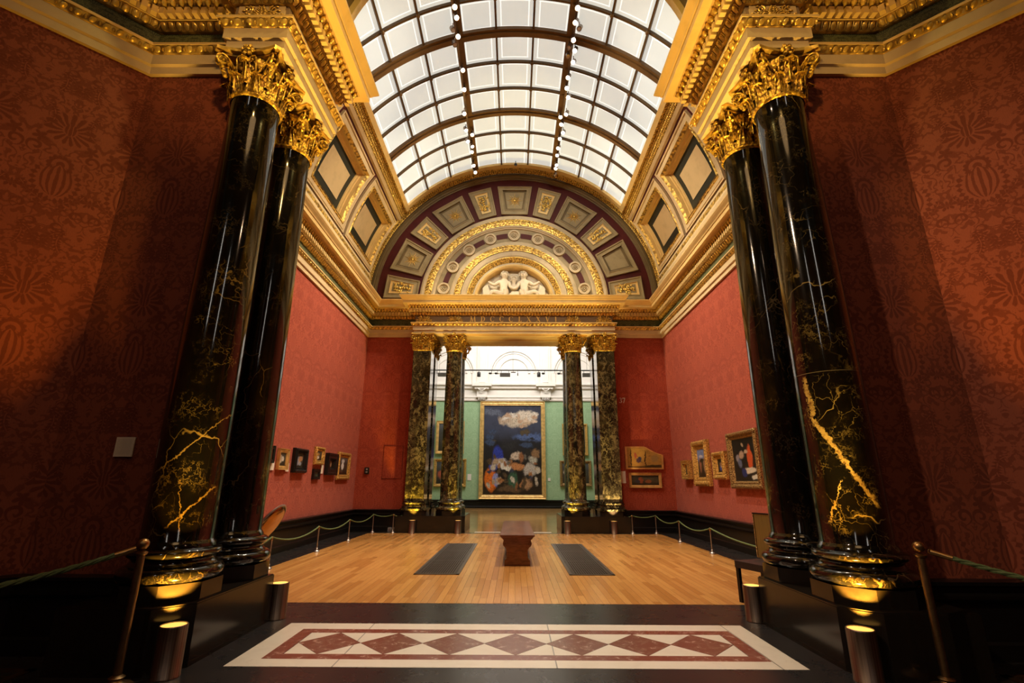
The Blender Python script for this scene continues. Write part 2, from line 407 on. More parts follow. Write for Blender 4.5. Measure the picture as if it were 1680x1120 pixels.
# ================================================================ FLOORS
def slabmesh(name, poly, z0, z1, m, parent=None):
    return MB().prism(poly, z0, z1).build(name, m, parent)
def rect(x0, x1, y0, y1): return [(x0,y0),(x1,y0),(x1,y1),(x0,y1)]
floor = struct(slabmesh('floor', rect(-9.5, 9.5, -7.5, 19.0), -.10, -.004, M['black_stone']))
oct_f = slabmesh('slate_paving', rect(-9.3, 9.3, -7.3, 6.97), -.004, 0, M['slate'], floor)
slabmesh('slate_margin', rect(-5.3, -4.46, 6.97, 15.87), -.004, 0, M['slate'], floor)
slabmesh('slate_margin', rect(4.46, 5.3, 6.97, 15.87), -.004, 0, M['slate'], floor)
slabmesh('slate_margin', rect(-5.3, 5.3, 15.87, 16.05), -.004, 0, M['slate'], floor)
slabmesh('oak_boards', rect(-4.46, 4.46, 6.97, 15.87), -.004, 0, M['oak'], floor)
slabmesh('threshold_boards', rect(-1.6, 1.5, 16.05, 17.75), -.004, 0, M['oak_far'], floor)
slabmesh('threshold_border', rect(-1.25, 1.15, 16.15, 16.40), -.003, .001, M['white_marble'], floor)
floor2 = struct(slabmesh('floor', rect(-11, 11, 17.75, 31.2), -.05, 0, M['oak_far']))
# inlaid marble panel
def ring(x0, x1, y0, y1, t): # mitred border quads
    X0, X1, Y0, Y1 = x0+t[0], x1-t[0], y0+t[1], y1-t[2]
    return [[(x0,y0),(x1,y0),(X1,Y0),(X0,Y0)], [(x1,y0),(x1,y1),(X1,Y1),(X1,Y0)], [(x1,y1),(x0,y1),(X0,Y1),(X1,Y1)], [(x0,y1),(x0,y0),(X0,Y0),(X0,Y1)]]
b = MB()
for q in ring(-2.468, 2.468, 4.69, 6.0, (.225,.185,.215)): b.prism(q, -.003, .002)
b.build('white_border', M['white_marble'], floor)
b = MB()
for q in ring(-2.243, 2.243, 4.875, 5.785, (.135,.135,.135)): b.prism(q, -.003, .002)
b.build('red_border', M['red_marble'], floor)
b = MB(); yc = 5.33; hh = .32; xs = [-2.10 + .6*i for i in range(8)]
for i in range(7): MB().prism([(xs[i], yc), ((xs[i]+xs[i+1])/2, yc-hh), (xs[i+1], yc), ((xs[i]+xs[i+1])/2, yc+hh)], -.003, .0022).build('marble_lozenge', M['brown_marble'], floor)
for sg in (-1, 1):
    for i in range(8):
        xl = (xs[i-1]+xs[i])/2 if i > 0 else xs[0]; xr = (xs[i]+xs[i+1])/2 if i < 7 else xs[7]
        b.prism([(xl+.006*(i>0), yc+sg*(hh)), (xs[i], yc+sg*.008), (xr-.006*(i<7), yc+sg*hh)], -.003, .002)
b.build('white_triangles', M['white_marble'], floor)
# brass seam in front of the oak
slabmesh('floor_seam', rect(-3.4, 3.4, 6.955, 6.985), -.003, .0012, M['oak'], floor)

# ================================================================ WALLS
def wallbox(name, x0, x1, y0, y1, z0, z1, m, parent=None):
    o = MB().box(x0, x1, y0, y1, z0, z1).build(name, m, parent)
    return o if parent else struct(o)
ZW = 7.85
for sg, nm in ((-1, 'left'), (1, 'right')):
    a, bx = sorted((sg*WL, sg*(WL+.3))); wallbox('wall_'+nm, a, bx, 5.3, YF+.3, 0, ZW, M['damask'])
    # octagon side: flat wall beside the portal and the diagonal wall
    p = [(-4.67,5.0),(-3.46,5.0),(-3.46,6.1),(-5.24,6.1),(-5.24,5.3),(-4.80,5.3),(-8.6,1.5),(-8.4,1.27)]
    q = [(x*-sg, y) for x, y in p]
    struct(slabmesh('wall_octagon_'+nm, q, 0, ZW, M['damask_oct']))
    q = [(sg*8.4, 1.3), (sg*8.7, 1.3), (sg*8.7, -7), (sg*8.4, -7)]
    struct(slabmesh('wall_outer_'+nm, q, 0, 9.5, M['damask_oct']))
    # far wall beside the portal
    a, bx = sorted((sg*(WL+.2), PX+sg*(FPW+.04))); wallbox('wall_far_'+nm, a, bx, YF, FPY1-.30, 0, 6.6, M['damask'])
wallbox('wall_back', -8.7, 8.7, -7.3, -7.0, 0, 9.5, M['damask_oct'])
struct(MB().prism(rect(-8.7, 8.7, -7.3, 4.0), 11.0, 11.2).build('ceiling', M['cream']))
# wall above the far portal
wallbox('wall_far_upper', -5.6, 5.6, FPY1-.3, FPY1, 6.47, 13.4, M['maroon'])

# ================================================================ CORNICE (swept round both rooms)
def path_frame(path):
    """normals to the right of travel, mitre vectors"""
    n = len(path); N = []
    for i in range(n-1):
        dx, dy = path[i+1][0]-path[i][0], path[i+1][1]-path[i][1]; l = hypot(dx, dy); N.append((dy/l, -dx/l))
    Mv = []
    for i in range(n):
        a = N[max(i-1, 0)]; c = N[min(i, n-2)]; k = 1 + a[0]*c[0] + a[1]*c[1]
        Mv.append(((a[0]+c[0])/k, (a[1]+c[1])/k))
    return N, Mv
def sweep(b, path, prof, segs=None):
    N, Mv = path_frame(path)
    for i in range(len(path)-1):
        if segs is not None and i not in segs: continue
        vs = []
        for j in (i, i+1):
            for o, z in prof: vs.append((path[j][0]+Mv[j][0]*o, path[j][1]+Mv[j][1]*o, z))
        m = len(prof); b.add(vs, [(k, k+1, m+k+1, m+k) for k in range(m-1)])
    return b
def along(path, off, step, fn, segs=None):
    N, Mv = path_frame(path)
    for i in range(len(path)-1):
        if segs is not None and i not in segs: continue
        A = Vector((path[i][0]+Mv[i][0]*off, path[i][1]+Mv[i][1]*off, 0)); B = Vector((path[i+1][0]+Mv[i+1][0]*off, path[i+1][1]+Mv[i+1][1]*off, 0))
        d = B-A; L = d.length
        if d.dot(Vector((path[i+1][0]-path[i][0], path[i+1][1]-path[i][1], 0))) <= 0: continue
        k = max(1, int(L/step)); t = d/L
        for q in range(k): fn(A + d*((q+.5)/k), t, Vector((N[i][0], N[i][1], 0)), L/k)
CZ = 6.45
BANDS = [  # part, material, profile (offset, z)
 ('architrave', 'cream', [(0,6.45),(.05,6.45),(.05,6.555),(.085,6.57),(.085,6.715)]),
 ('gilded_moulding', 'gilt_fine', [(.085,6.715),(.10,6.72),(.15,6.80)]),
 ('fillet', 'cream_gold', [(.15,6.80),(.16,6.80),(.16,6.835),(.03,6.84)]),
 ('frieze', None, [(.03,6.84),(.03,7.105)]),
 ('leaf_moulding', 'gilt_fine', [(.03,7.105),(.07,7.11),(.13,7.20),(.13,7.215)]),
 ('dentil_bed', 'cream_gold', [(.13,7.215),(.15,7.215),(.15,7.325),(.19,7.33)]),
 ('egg_moulding', 'gilt', [(.19,7.33),(.20,7.33),(.27,7.43),(.28,7.44)]),
 ('corona', 'cream_gold', [(.28,7.44),(.30,7.46),(.42,7.46),(.42,7.56),(.44,7.57),(.455,7.60),(.50,7.65),(.53,7.69),(.53,7.715),(0,7.80)]),
]
def cornice(name, path, segs, frieze, eggs=True):
    root = sroot(name)
    for part, mt, prof in BANDS:
        sweep(MB(), path, prof, segs).build(part, M[mt or frieze], root)
    d = MB(); along(path, .20, .105, lambda p, t, n, w: d.obox(p + Vector((0,0,7.268)), t*(w*.30), n*.042, (0,0,.05)), segs)
    d.build('dentils', M['cream_gold'], root)
    e = MB(); l = MB(); g = MB()
    def egg(p, t, n, w):
        e.oball(p + Vector((0,0,7.385)), t*(w*.30), n*.035 + Vector((0,0,-.03)), n*.028 + Vector((0,0,.045)), 7, 4)
    along(path, .245, .105, egg, segs)
    def leaf(p, t, n, w):
        l.oball(p + Vector((0,0,7.155)), t*(w*.36), n*.022, n*.03 + Vector((0,0,.045)), 6, 4)
        l.oball(p + t*(w*.5) + Vector((0,0,7.16)), t*(w*.10), n*.018, n*.03 + Vector((0,0,.045)), 5, 3)
    along(path, .105, .10, leaf, segs)
    def rinc(p, t, n, w):
        g.oball(p + Vector((0,0,6.757)), t*(w*.28) + Vector((0,0,.012)), n*.020, n*.025 + Vector((0,0,.030)), 6, 4)
        g.oball(p + t*(w*.5) + Vector((0,0,6.757)), t*(w*.13), n*.024, Vector((0,0,.03)), 5, 3)
    along(path, .125, .13, rinc, segs)
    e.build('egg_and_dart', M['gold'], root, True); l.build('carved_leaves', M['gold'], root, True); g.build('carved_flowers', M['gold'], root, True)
    return root
def full_path():
    L = [(-8.4,1.27),(-4.67,5.0),(-NP_OUT,5.0),(-NP_OUT,NP_Y0),(-NP_IN,NP_Y0),(-NP_IN,NP_Y1),(-NP_OUT,NP_Y1),(-WL,NP_Y1),(-WL,YF),(PX-FPW,YF),(PX-FPW,FPY0)]
    return L + [(2*PX-x if abs(y-FPY0) < .01 or (abs(y-YF) < .01 and abs(x) < 4) else -x, y) for x, y in L[::-1]]
CP = full_path()
cornice('trim_octagon_left', CP, (0, 1), 'frieze_green')
cornice('trim_octagon_right', CP, (19, 20), 'frieze_green')
npl = cornice('trim_portal_left', CP, (2, 3, 4, 5), 'frieze_mauve')
npr = cornice('trim_portal_right', CP, (15, 16, 17, 18), 'frieze_mauve')
cornice('trim_left', CP, (6, 7, 8), 'frieze_green')
cornice('trim_right', CP, (12, 13, 14), 'frieze_green')
fpt = cornice('trim_portal_far', CP, (9, 10, 11), 'frieze_mauve')
# solid cores of the portal entablatures
for root, sg in ((npl, -1), (npr, 1)):
    a, c = sorted((sg*(NP_IN+.001), sg*NP_OUT)); MB().box(a, c, NP_Y0, NP_Y1, 6.452, 7.79).build('entablature_core', M['cream'], root)
MB().box(PX-FPW, PX+FPW, FPY0+.001, FPY1, 6.452, 7.79).build('entablature_core', M['cream_gold'], fpt)
# soffit panels under the far entablature
for y0, y1, z in ((FPY0+.10, FPY0+.55, 6.43), (FPY0+.75, FPY1-.1, 6.43)):
    MB().box(PX-1.65, PX+1.65, y0, y1, z, 6.4525).build('soffit_panel', M['cream_gold'], fpt)
# relief foliage on frieze blocks: a scrolling gilded ornament
def foliage(b, W, H, n=3, seed=1, th=.012, T=lambda x, z, d: (x, -d, z)):
    r = random.Random(seed)
    def pt(x, z, d=.01): return T(x, z, d)
    for sx in (-1, 1):
        for k in range(n):
            cx, cz = sx*W*(.18 + .62*(k+.5)/n)*.55 + sx*.02*W, H*(.28 if k % 2 else -.24)*(.9)
            pts = []
            for i in range(15):
                a = i/14*4.4*pi*.62; rad = H*.25*(1-i/18); pts.append(pt(cx + sx*rad*cos(a + k*1.7), cz + rad*sin(a + k*1.7), th))
            b.tube(pts, lambda t: th*(1.1-.5*t), 5)
            for i in range(5):
                a = i*1.256 + k; b.oball(pt(cx + sx*H*.30*cos(a), cz + H*.26*sin(a), th*.7), Vector(T(W*.05,0,0))-Vector(T(0,0,0)), Vector(T(0,H*.055,0))-Vector(T(0,0,0)), Vector(T(0,0,th))-Vector(T(0,0,0)), 6, 4)
    for i in range(9):
        z = -H*.42 + H*.84*i/8; w = W*.05*(1.4 - abs(i-4)*.2)
        for sx in (-1, 0, 1): b.oball(pt(sx*w*1.5, z + abs(sx)*H*.04, th), Vector(T(w,sx*w*.6,0))-Vector(T(0,0,0)), Vector(T(0,H*.06,0))-Vector(T(0,0,0)), Vector(T(0,0,th*1.3))-Vector(T(0,0,0)), 6, 4)
    return b
for root, sg in ((npl, -1), (npr, 1)):
    cx = sg*(NP_IN+NP_OUT)/2
    MB().box(cx-.285, cx+.285, NP_Y0-.045, NP_Y0-.02, 6.85, 7.10).build('relief_panel', M['tan'], root)
    foliage(MB(), .52, .22, 3, 3, .012, lambda x, z, d, cx=cx: (cx+x, NP_Y0-.045-d, 6.975+z)).build('gilded_relief', M['gold'], root, True)
for px in (-3.14, -2.06, 2.06, 3.14):
    foliage(MB(), .50, .25, 3, 5, .016, lambda x, z, d, cx=PX+px: (cx+x, FPY0-.03-d, 6.97+z)).build('gilded_relief', M['gold'], fpt, True)
# inscription, cut as serif capitals
def stroke(b, x0, z0, x1, z1, w):
    # diagonal strokes keep horizontal ends
    b.prism([(x0-w/2, z0), (x0+w/2, z0), (x1+w/2, z1), (x1-w/2, z1)], 0, 1, T_)
def arcs(b, cx, cz, rx, rz, a0, a1, thick, thin, n=18):
    for i in range(n):
        A = a0 + (a1-a0)*i/n; B = a0 + (a1-a0)*(i+1)/n
        wa = thin + (thick-thin)*abs(cos(A)); wb = thin + (thick-thin)*abs(cos(B))
        b.prism([(cx+(rx-wa/2)*cos(A), cz+(rz-thin/2)*sin(A)), (cx+(rx+wa/2)*cos(A), cz+(rz+thin/2)*sin(A)), (cx+(rx+wb/2)*cos(B), cz+(rz+thin/2)*sin(B)), (cx+(rx-wb/2)*cos(B), cz+(rz-thin/2)*sin(B))], 0, 1, T_)
def serif(b, x, z, w, t): b.prism([(x-w/2, z), (x+w/2, z), (x+w/2, z+t), (x-w/2, z+t)], 0, 1, T_)
def glyph(b, ch, x, H):
    K, k, s = H*.19, H*.075, H*.065; w = {'M':.92,'D':.78,'C':.72,'L':.56,'X':.74,'V':.74,'I':.26,'3':.52,'7':.52}[ch]*H
    if ch == 'I': stroke(b, x+w/2, 0, x+w/2, H, K); serif(b, x+w/2, 0, w, s); serif(b, x+w/2, H-s, w, s)
    if ch == 'L': stroke(b, x+K, 0, x+K, H, K); serif(b, x+K, H-s, K*2, s); serif(b, x+w*.5, 0, w, s); stroke(b, x+w-k, 0, x+w, H*.2, k)
    if ch == 'V': stroke(b, x+w*.5, 0, x+w*.13, H, K); stroke(b, x+w*.5, 0, x+w*.87, H, k); serif(b, x+w*.13, H-s, K*1.9, s); serif(b, x+w*.87, H-s, K*1.6, s)
    if ch == 'X':
        stroke(b, x+w*.86, 0, x+w*.14, H, K); stroke(b, x+w*.14, 0, x+w*.86, H, k)
        for q in (.14, .86): serif(b, x+w*q, 0, K*1.7, s); serif(b, x+w*q, H-s, K*1.7, s)
    if ch == 'M':
        stroke(b, x+w*.10, 0, x+w*.16, H, k); stroke(b, x+w*.5, 0, x+w*.17, H, K); stroke(b, x+w*.5, 0, x+w*.83, H, k); stroke(b, x+w*.90, 0, x+w*.84, H, K)
        serif(b, x+w*.10, 0, K*1.5, s); serif(b, x+w*.90, 0, K*2, s)
    if ch == 'D': stroke(b, x+K, 0, x+K, H, K); serif(b, x+K*.9, 0, K*2.2, s); serif(b, x+K*.9, H-s, K*2.2, s); arcs(b, x+K*1.4, H/2, w-K*2, H/2-s/2, -pi/2, pi/2, K, s)
    if ch == 'C':
        arcs(b, x+w*.54, H/2, w*.44, H/2-s/2, .75, 2*pi-.75, K, s); stroke(b, x+w*.90, H*.70, x+w*.92, H*.90, k)
    if ch == '3': arcs(b, x+w*.42, H*.74, w*.32, H*.24, -1.5, 2.6, K*.8, s); arcs(b, x+w*.42, H*.27, w*.42, H*.26, -2.7, 1.5, K, s)
    if ch == '7': serif(b, x+w*.5, H-K*.8, w*.95, K*.8); stroke(b, x+w*.36, 0, x+w*.90, H-K*.5, K*.75); stroke(b, x+w*.05, H*.74, x+w*.07, H, k)
    return w
T_ = lambda x, z, d: (x, FPY0 - .033 - .012*d, 6.885 + z)
M['letter_gold'] = mat('painted_gold_letters', paint((.95,.62,.18), .02, .35, metal=.2))
b = MB(); xx = PX - 1.53
wid = lambda H: sum({'M':.92,'D':.78,'C':.72,'L':.56,'X':.74,'V':.74,'I':.26}[c]*H for c in 'MDCCCLXXVI')
GH = .205; gap = (3.02 - wid(GH))/9
for c in 'MDCCCLXXVI': xx += glyph(b, c, xx, GH) + gap
b.build('inscription', M['letter_gold'], fpt)

# ================================================================ DADO
DADO = [(0,0),(.10,0),(.10,.13),(.075,.15),(.075,.46),(.10,.475),(.12,.50),(.12,.53),(.09,.55),(.09,.60),(.13,.615),(.13,.645),(.05,.655),(0,.655)]
for nm, sg in (('left', -1), ('right', 1)):
    p = [(-8.4,1.27),(-4.67,5.0),(-3.46,5.0)]
    q = p if sg < 0 else [(-x, y) for x, y in p[::-1]]
    struct(sweep(MB(), q, DADO).build('baseboard_octagon_'+nm, M['black_dado']))
    q = [(-WL,6.1),(-WL,YF),(PX-3.4,YF)] if sg < 0 else [(PX+3.4,YF),(WL,YF),(WL,6.1)]
    struct(sweep(MB(), q, DADO).build('baseboard_'+nm, M['black_dado']))

# ================================================================ VAULT
vault = sroot('ceiling_vault')
def cylp(th, y, R, xc=-.03): a = RAD(th); return (xc + R*sin(a), y, VC + R*cos(a))
def cyl_patch(b, t0, t1, y0, y1, R, R2=None, nu=10):
    """strip on the vault between two angles; R varies from y0 side to y1 side if R2 given"""
    return b.grid(lambda u, v: cylp(t0+(t1-t0)*u, y0+(y1-y0)*v, R if R2 is None else R+(R2-R)*v), nu, 1)
def cyl_strip(b, t0, t1, R0, R1, y0, y1):
    return b.add([cylp(t0,y0,R0), cylp(t1,y0,R1), cylp(t1,y1,R1), cylp(t0,y1,R0)], [(0,1,2,3)])
V0, V1 = 6.1, 15.85
for sg in (-1, 1):
    # maroon ground behind the coffers, cushion and leaf band over the cornice
    b = MB(); cyl_patch(b, sg*55.4, sg*56.75, V0, 16.2, VR+.015, None, 2); cyl_patch(b, sg*80.45, sg*84.5, V0, 16.2, VR+.015, None, 3)
    for ya, yb in ((7.33,7.53),(10.24,10.44),(13.15,13.35),(16.06,16.2)): cyl_patch(b, sg*56.75, sg*80.45, ya, yb, VR+.015, None, 12)
    b.build('maroon_ground', M['maroon'], vault)
    b = MB(); cyl_strip(b, sg*81.3, sg*82.2, VR-.05, VR-.07, V0, 16.2); cyl_strip(b, sg*83.4, sg*84.4, VR-.07, VR-.10, V0, 16.2); cyl_strip(b, sg*84.4, sg*90.5, VR-.10, VR-.02, V0, 16.3); b.build('cream_moulding', M['cream'], vault)
    b = MB(); cyl_strip(b, sg*82.2, sg*83.4, VR-.07, VR-.07, V0, 16.2); b.build('gilded_moulding', M['gilt_fine'], vault)
    # lip between coffers and skylight
    b = MB(); cyl_strip(b, sg*49.0, sg*49.0, VR+.05, VR-.14, V0, 15.9); cyl_strip(b, sg*49.0, sg*50.6, VR-.14, VR-.12, V0, 16.0); b.build('skylight_curb', M['cream_gold'], vault)
    b = MB(); cyl_strip(b, sg*50.6, sg*51.0, VR-.12, VR-.03, V0, 16.2); cyl_strip(b, sg*51.0, sg*53.7, VR-.03, VR-.03, V0, 16.3); b.build('gilded_band', M['gilt'], vault)
    b = MB()
    rr = random.Random(5)
    for i in range(170):
        y = V0 + 10.0*(i+.5)/170
        for k in range(3):
            c = Vector(cylp(sg*(51.5 + k*.85), y + rr.uniform(-.02,.02), VR-.035)); t = Vector((cos(RAD(sg*52)), 0, -sin(RAD(sg*52)))); n = Vector((-sin(RAD(sg*52)), 0, -cos(RAD(sg*52))))
            b.oball(c, t*.032 + Vector((0,.012*(-1)**k,0)), Vector((0,.022,0)), n*.028, 5, 4)
    b.build('carved_leaves', M['gold'], vault, True)
    b = MB(); cyl_strip(b, sg*53.7, sg*54.0, VR-.03, VR-.08, V0, 16.15); cyl_strip(b, sg*54.0, sg*55.0, VR-.08, VR-.05, V0, 16.15); cyl_strip(b, sg*55.0, sg*55.5, VR-.05, VR+.02, V0, 16.15); b.build('cream_moulding', M['cream'], vault)
    for (y0, y1) in ((13.33, 16.08), (10.42, 13.17), (7.51, 10.26), (6.1, 7.35)):
        co = sroot('ceiling_coffer'); co.parent = vault
        ta, tb = 56.6, 80.6
        def rectring(b, i0, i1, d0, d1):
            k = 180/pi/VR
            A = [(ta+i0*k, tb-i0*k, y0+i0, y1-i0, VR+d0), (ta+i1*k, tb-i1*k, y0+i1, y1-i1, VR+d1)]
            n = 10
            def e(s, u):   # four edges of ring s
                t0, t1, ya, yb, R = A[s]
                return [cylp(sg*(t0+(t1-t0)*u), ya, R), cylp(sg*(t0+(t1-t0)*u), yb, R), cylp(sg*t0, ya+(yb-ya)*u, R), cylp(sg*t1, ya+(yb-ya)*u, R)]
            for w in range(4):
                m = n if w < 2 else 1
                vs = [e(s, i/m)[w] for s in (0, 1) for i in range(m+1)]
                b.add(vs, [(i, i+1, m+2+i, m+1+i) for i in range(m)])
        for part, mt, rings in (
            ('moulded_frame', 'cream', [(0,0,.02,-.06),(0,.035,-.06,-.06),(.035,.06,-.06,-.02),(.06,.09,-.02,-.05),(.09,.19,-.05,-.05)]),
            ('gilded_band', 'gilt_fine', [(.19,.21,-.05,-.08),(.21,.30,-.08,-.01),(.30,.32,-.01,-.03)]),
            ('inner_moulding', 'cream_gold', [(.32,.34,-.03,.07),(.34,.38,.07,.07),(.38,.40,.07,.12),(.40,.43,.12,.12),(.43,.45,.12,.16)]),
            ('dark_border', 'black_green', [(.45,.675,.16,.16),(.675,.68,.16,.145)]) ):
            b = MB()
            for r in rings: rectring(b, *r)
            b.build(part, M[mt], co)
        b = MB(); k = 180/pi/VR
        i_ = min(.68, (y1-y0)/2-.02); cyl_patch(b, sg*(ta+.68*k), sg*(tb-.68*k), y0+i_, y1-i_, VR+.145)
        b.build('centre_panel', M['tan'], co)
        b = MB(); cyl_patch(b, sg*(ta-.2), sg*(tb+.2), y0-.02, y1+.02, VR+.22); b.build('coffer_back', M['black_green'], co)
# ribs of the vault end next to the lunette
def arc_rev(b, prof, a0=-90, a1=90, n=72, xc=PX):
    """profile (R, y) revolved about the vault axis"""
    m = len(prof)
    vs = [(xc + R*sin(RAD(a0+(a1-a0)*i/n)), y, VC + R*cos(RAD(a0+(a1-a0)*i/n))) for i in range(n+1) for R, y in prof]
    return b.add(vs, [(i*m+j, i*m+j+1, (i+1)*m+j+1, (i+1)*m+j) for i in range(n) for j in range(m-1)])
arc_rev(MB(), [(VR+.08,15.80),(VR-.10,15.82),(VR-.10,15.92),(VR-.04,15.96),(VR-.04,16.12),(VR,16.13)], -50, 50).build('skylight_curb', M['cream_gold'], vault)
arc_rev(MB(), [(VR,16.13),(VR-.05,16.16),(VR-.05,16.20),(VR+.02,16.22),(VR+.02,16.42),(VR-.05,16.44)]).build('gilded_band', M['gilt'], vault)
b = MB(); rr = random.Random(3)
for i in range(200):
    a = -88 + 176*(i+.5)/200
    for k in range(2):
        c = Vector(cylp(a + rr.uniform(-.2,.2), 16.27 + .10*k, VR-.01, PX)); t = Vector((cos(RAD(a)),0,-sin(RAD(a)))); n = Vector((-sin(RAD(a)),0,-cos(RAD(a))))
        b.oball(c, t*.035 + Vector((0,.02*(-1)**(i+k),0)), Vector((0,.035,0)), n*.035, 5, 4)
b.build('carved_leaves', M['gold'], vault, True)

# ================================================================ SKYLIGHT
win = sroot('window_1')
SR = VR - .02
cyl_patch(MB(), -49, 49, V0, V1, SR, None, 54).build('glass_panes', M['skyglass'], win)
LA = [-49 + 98/9*i for i in range(10)]
RIBS = [7.27, 10.19, 13.11]; 
b = MB()
for i, a in enumerate(LA):
    if i in (0, 9, 3, 6): continue
    w = .28; b.add([cylp(a-w, y, R) for y in (V0, V1) for R in (SR+.01, SR-.07)] + [cylp(a+w, y, R) for y in (V0, V1) for R in (SR+.01, SR-.07)], [(0,1,3,2),(4,6,7,5),(1,5,7,3),(0,4,5,1),(2,3,7,6)])
YB = [RIBS[0] + .9733*k for k in range(-1, 9)]
def arcbar(b, yc, hw, R0, R1):
    n = 54
    for (p, q) in (((yc-hw, R0), (yc-hw, R1)), ((yc-hw, R1), (yc+hw, R1)), ((yc+hw, R1), (yc+hw, R0))):
        vs = [cylp(-49+98*i/n, *pp) for i in range(n+1) for pp in (p, q)]
        b.add(vs, [(2*i, 2*i+1, 2*i+3, 2*i+2) for i in range(n)])
for y in YB:
    if min(abs(y-r) for r in RIBS) > .1 and y < V1-.1: arcbar(b, y, .028, SR+.01, SR-.08)
b.build('glazing_bars', M['frame_brown'], win)
b = MB()
for y in RIBS: arcbar(b, y, .125, SR+.02, SR-.10); arcbar(b, y, .06, SR-.10, SR-.15)
b.build('roof_ribs', M['frame_rib'], win)
b = MB()
for y in YB:
    for i, a in enumerate(LA[1:-1]):
        if y < V1 - .1:
            c = Vector(cylp(a, y, SR-.09)); b.ball(c, .055, 8, 5)
b.build('rosette_knobs', M['frame_rib'], win, True)
b = MB()
for a in (LA[3], LA[6]):
    w = 1.05; b.add([cylp(a-w, y, R) for y in (V0, V1) for R in (SR+.01, SR-.10)] + [cylp(a+w, y, R) for y in (V0, V1) for R in (SR+.01, SR-.10)], [(0,1,3,2),(4,6,7,5),(1,5,7,3),(0,4,5,1),(2,3,7,6)])
b.build('purlins', M['frame_rib'], win)

# near arch of the octagon above the near portal
arch = sroot('trim_arch'); AR = 2.80
def aarc(b, prof, a0=-90, a1=90, n=48, zc=7.70):
    m = len(prof)
    vs = [(R*sin(RAD(a0+(a1-a0)*i/n)), y, zc + R*cos(RAD(a0+(a1-a0)*i/n))) for i in range(n+1) for R, y in prof]
    return b.add(vs, [(i*m+j, i*m+j+1, (i+1)*m+j+1, (i+1)*m+j) for i in range(n) for j in range(m-1)])
aarc(MB(), [(AR+.05,4.7),(AR+.05,5.95)]).build('arch_soffit', M['khaki_dark'], arch)
aarc(MB(), [(AR+.05,4.70),(AR-.02,4.70),(AR-.02,4.66),(AR+.3,4.62)]).build('arch_front', M['cream_gold'], arch)
aarc(MB(), [(AR+.05,5.93),(AR-.03,5.95),(AR-.03,6.0),(AR,6.02),(AR,6.10),(AR+.5,6.10)]).build('gilded_edge', M['cream_gold'], arch)
b = MB()
for i in range(15):
    a = RAD(-84 + 168*i/14)
    c = Vector(((AR+.04)*sin(a), 5.4, 7.70+(AR+.04)*cos(a))); t = Vector((cos(a),0,-sin(a))); n = Vector((-sin(a),0,-cos(a)))
    b.oball(c, t*.07, Vector((0,.07,0)), n*.06, 8, 5)
    for k in range(6): b.oball(c + t*(.11*cos(k*pi/3)) + Vector((0,.11*sin(k*pi/3),0)), t*.045, Vector((0,.045,0)), n*.03, 6, 4)
b.build('gilded_rosettes', M['gilt'], arch, True)
# spandrel wall of the arch (octagon side and room side)
b = MB()
for y in (4.64, 6.08):
    n = 48
    vs = []
    for i in range(n+1):
        a = RAD(-90+180*i/n); vs += [((AR+.04)*sin(a), y, 7.7+(AR+.04)*cos(a)), (5.2*sin(a), y, 7.7+5.6*cos(a))]
    b.add(vs, [(2*i, 2*i+1, 2*i+3, 2*i+2) for i in range(n)])
b.build('spandrel', M['cream'], arch)

# ================================================================ LUNETTE
lun = sroot('wall_lunette')
def annulus(b, r0, y0, r1, y1, a0=-90, a1=90, n=72): return arc_rev(b, [(r0, y0), (r1, y1)], a0, a1, n)
F = YF
annulus(MB(), 3.44, F, 5.06, F).build('maroon_ground', M['maroon'], lun)
arc_rev(MB(), [(5.05,F),(5.05,F-.03),(5.09,F-.04),(5.10,F-.08),(5.16,F-.09),(5.17,F-.13),(5.24,F-.13)]).build('outer_moulding', M['khaki_dark'], lun)
arc_rev(MB(), [(3.44,F),(3.44,F-.06),(3.38,F-.09),(3.28,F-.09)]).build('beige_moulding', M['beige'], lun)
def leafring(R0, R1, yb, name, n, m1='gilt_fine'):
    arc_rev(MB(), [(R1, yb), (R1, yb-.03), ((R0+R1)/2, yb-.05), (R0, yb-.03), (R0, yb)]).build(name, M[m1], lun)
    b = MB(); w = R1-R0
    for i in range(n):
        a = RAD(-90 + 180*(i+.5)/n)
        rd = Vector((sin(a),0,cos(a))); tg = Vector((cos(a),0,-sin(a))); sgn = 1 if a < 0 else -1
        for k in (-1, 1):
            R = (R0+R1)/2 + k*w*.22
            c = Vector((PX,0,VC)) + rd*R + Vector((0,yb-.05,0))
            d = (tg*sgn + rd*(-.75*k)).normalized()
            b.oball(c, d*(w*.27), d.cross(Vector((0,1,0)))*(w*.085), Vector((0,.022,0)), 6, 4)
    b.build('carved_leaves', M['gold'], lun, True)
leafring(3.02, 3.28, F-.06, 'leaf_band', 84)
arc_rev(MB(), [(3.02,F-.07),(2.96,F-.09),(2.93,F-.05),(2.90,F-.05),(2.88,F)]).build('beige_moulding', M['beige'], lun)
annulus(MB(), 2.33, F, 2.88, F).build('khaki_ground', M['khaki'], lun)
arc_rev(MB(), [(2.36,F),(2.36,F-.03),(2.31,F-.05),(2.21,F-.05)]).build('beige_moulding', M['beige'], lun)
leafring(1.98, 2.21, F-.03, 'leaf_band', 62)
arc_rev(MB(), [(1.98,F-.02),(1.95,F-.04),(1.80,F-.03),(1.75,F)]).build('beige_moulding', M['beige'], lun)
arc_rev(MB(), [(1.75,F),(1.73,F+.0),(1.55,F+.10)]).build('dark_leaf_cove', M['gilt'], lun)
arc_rev(MB(), [(1.55,F+.10),(1.53,F+.06),(1.47,F+.06)]).build('beige_moulding', M['beige'], lun)
arc_rev(MB(), [(1.47,F+.06),(1.43,F+.04),(1.38,F+.06),(1.36,F+.09),(1.34,F+.38)]).build('gilded_edge', M['cream_gold'], lun)
b = MB(); n = 40
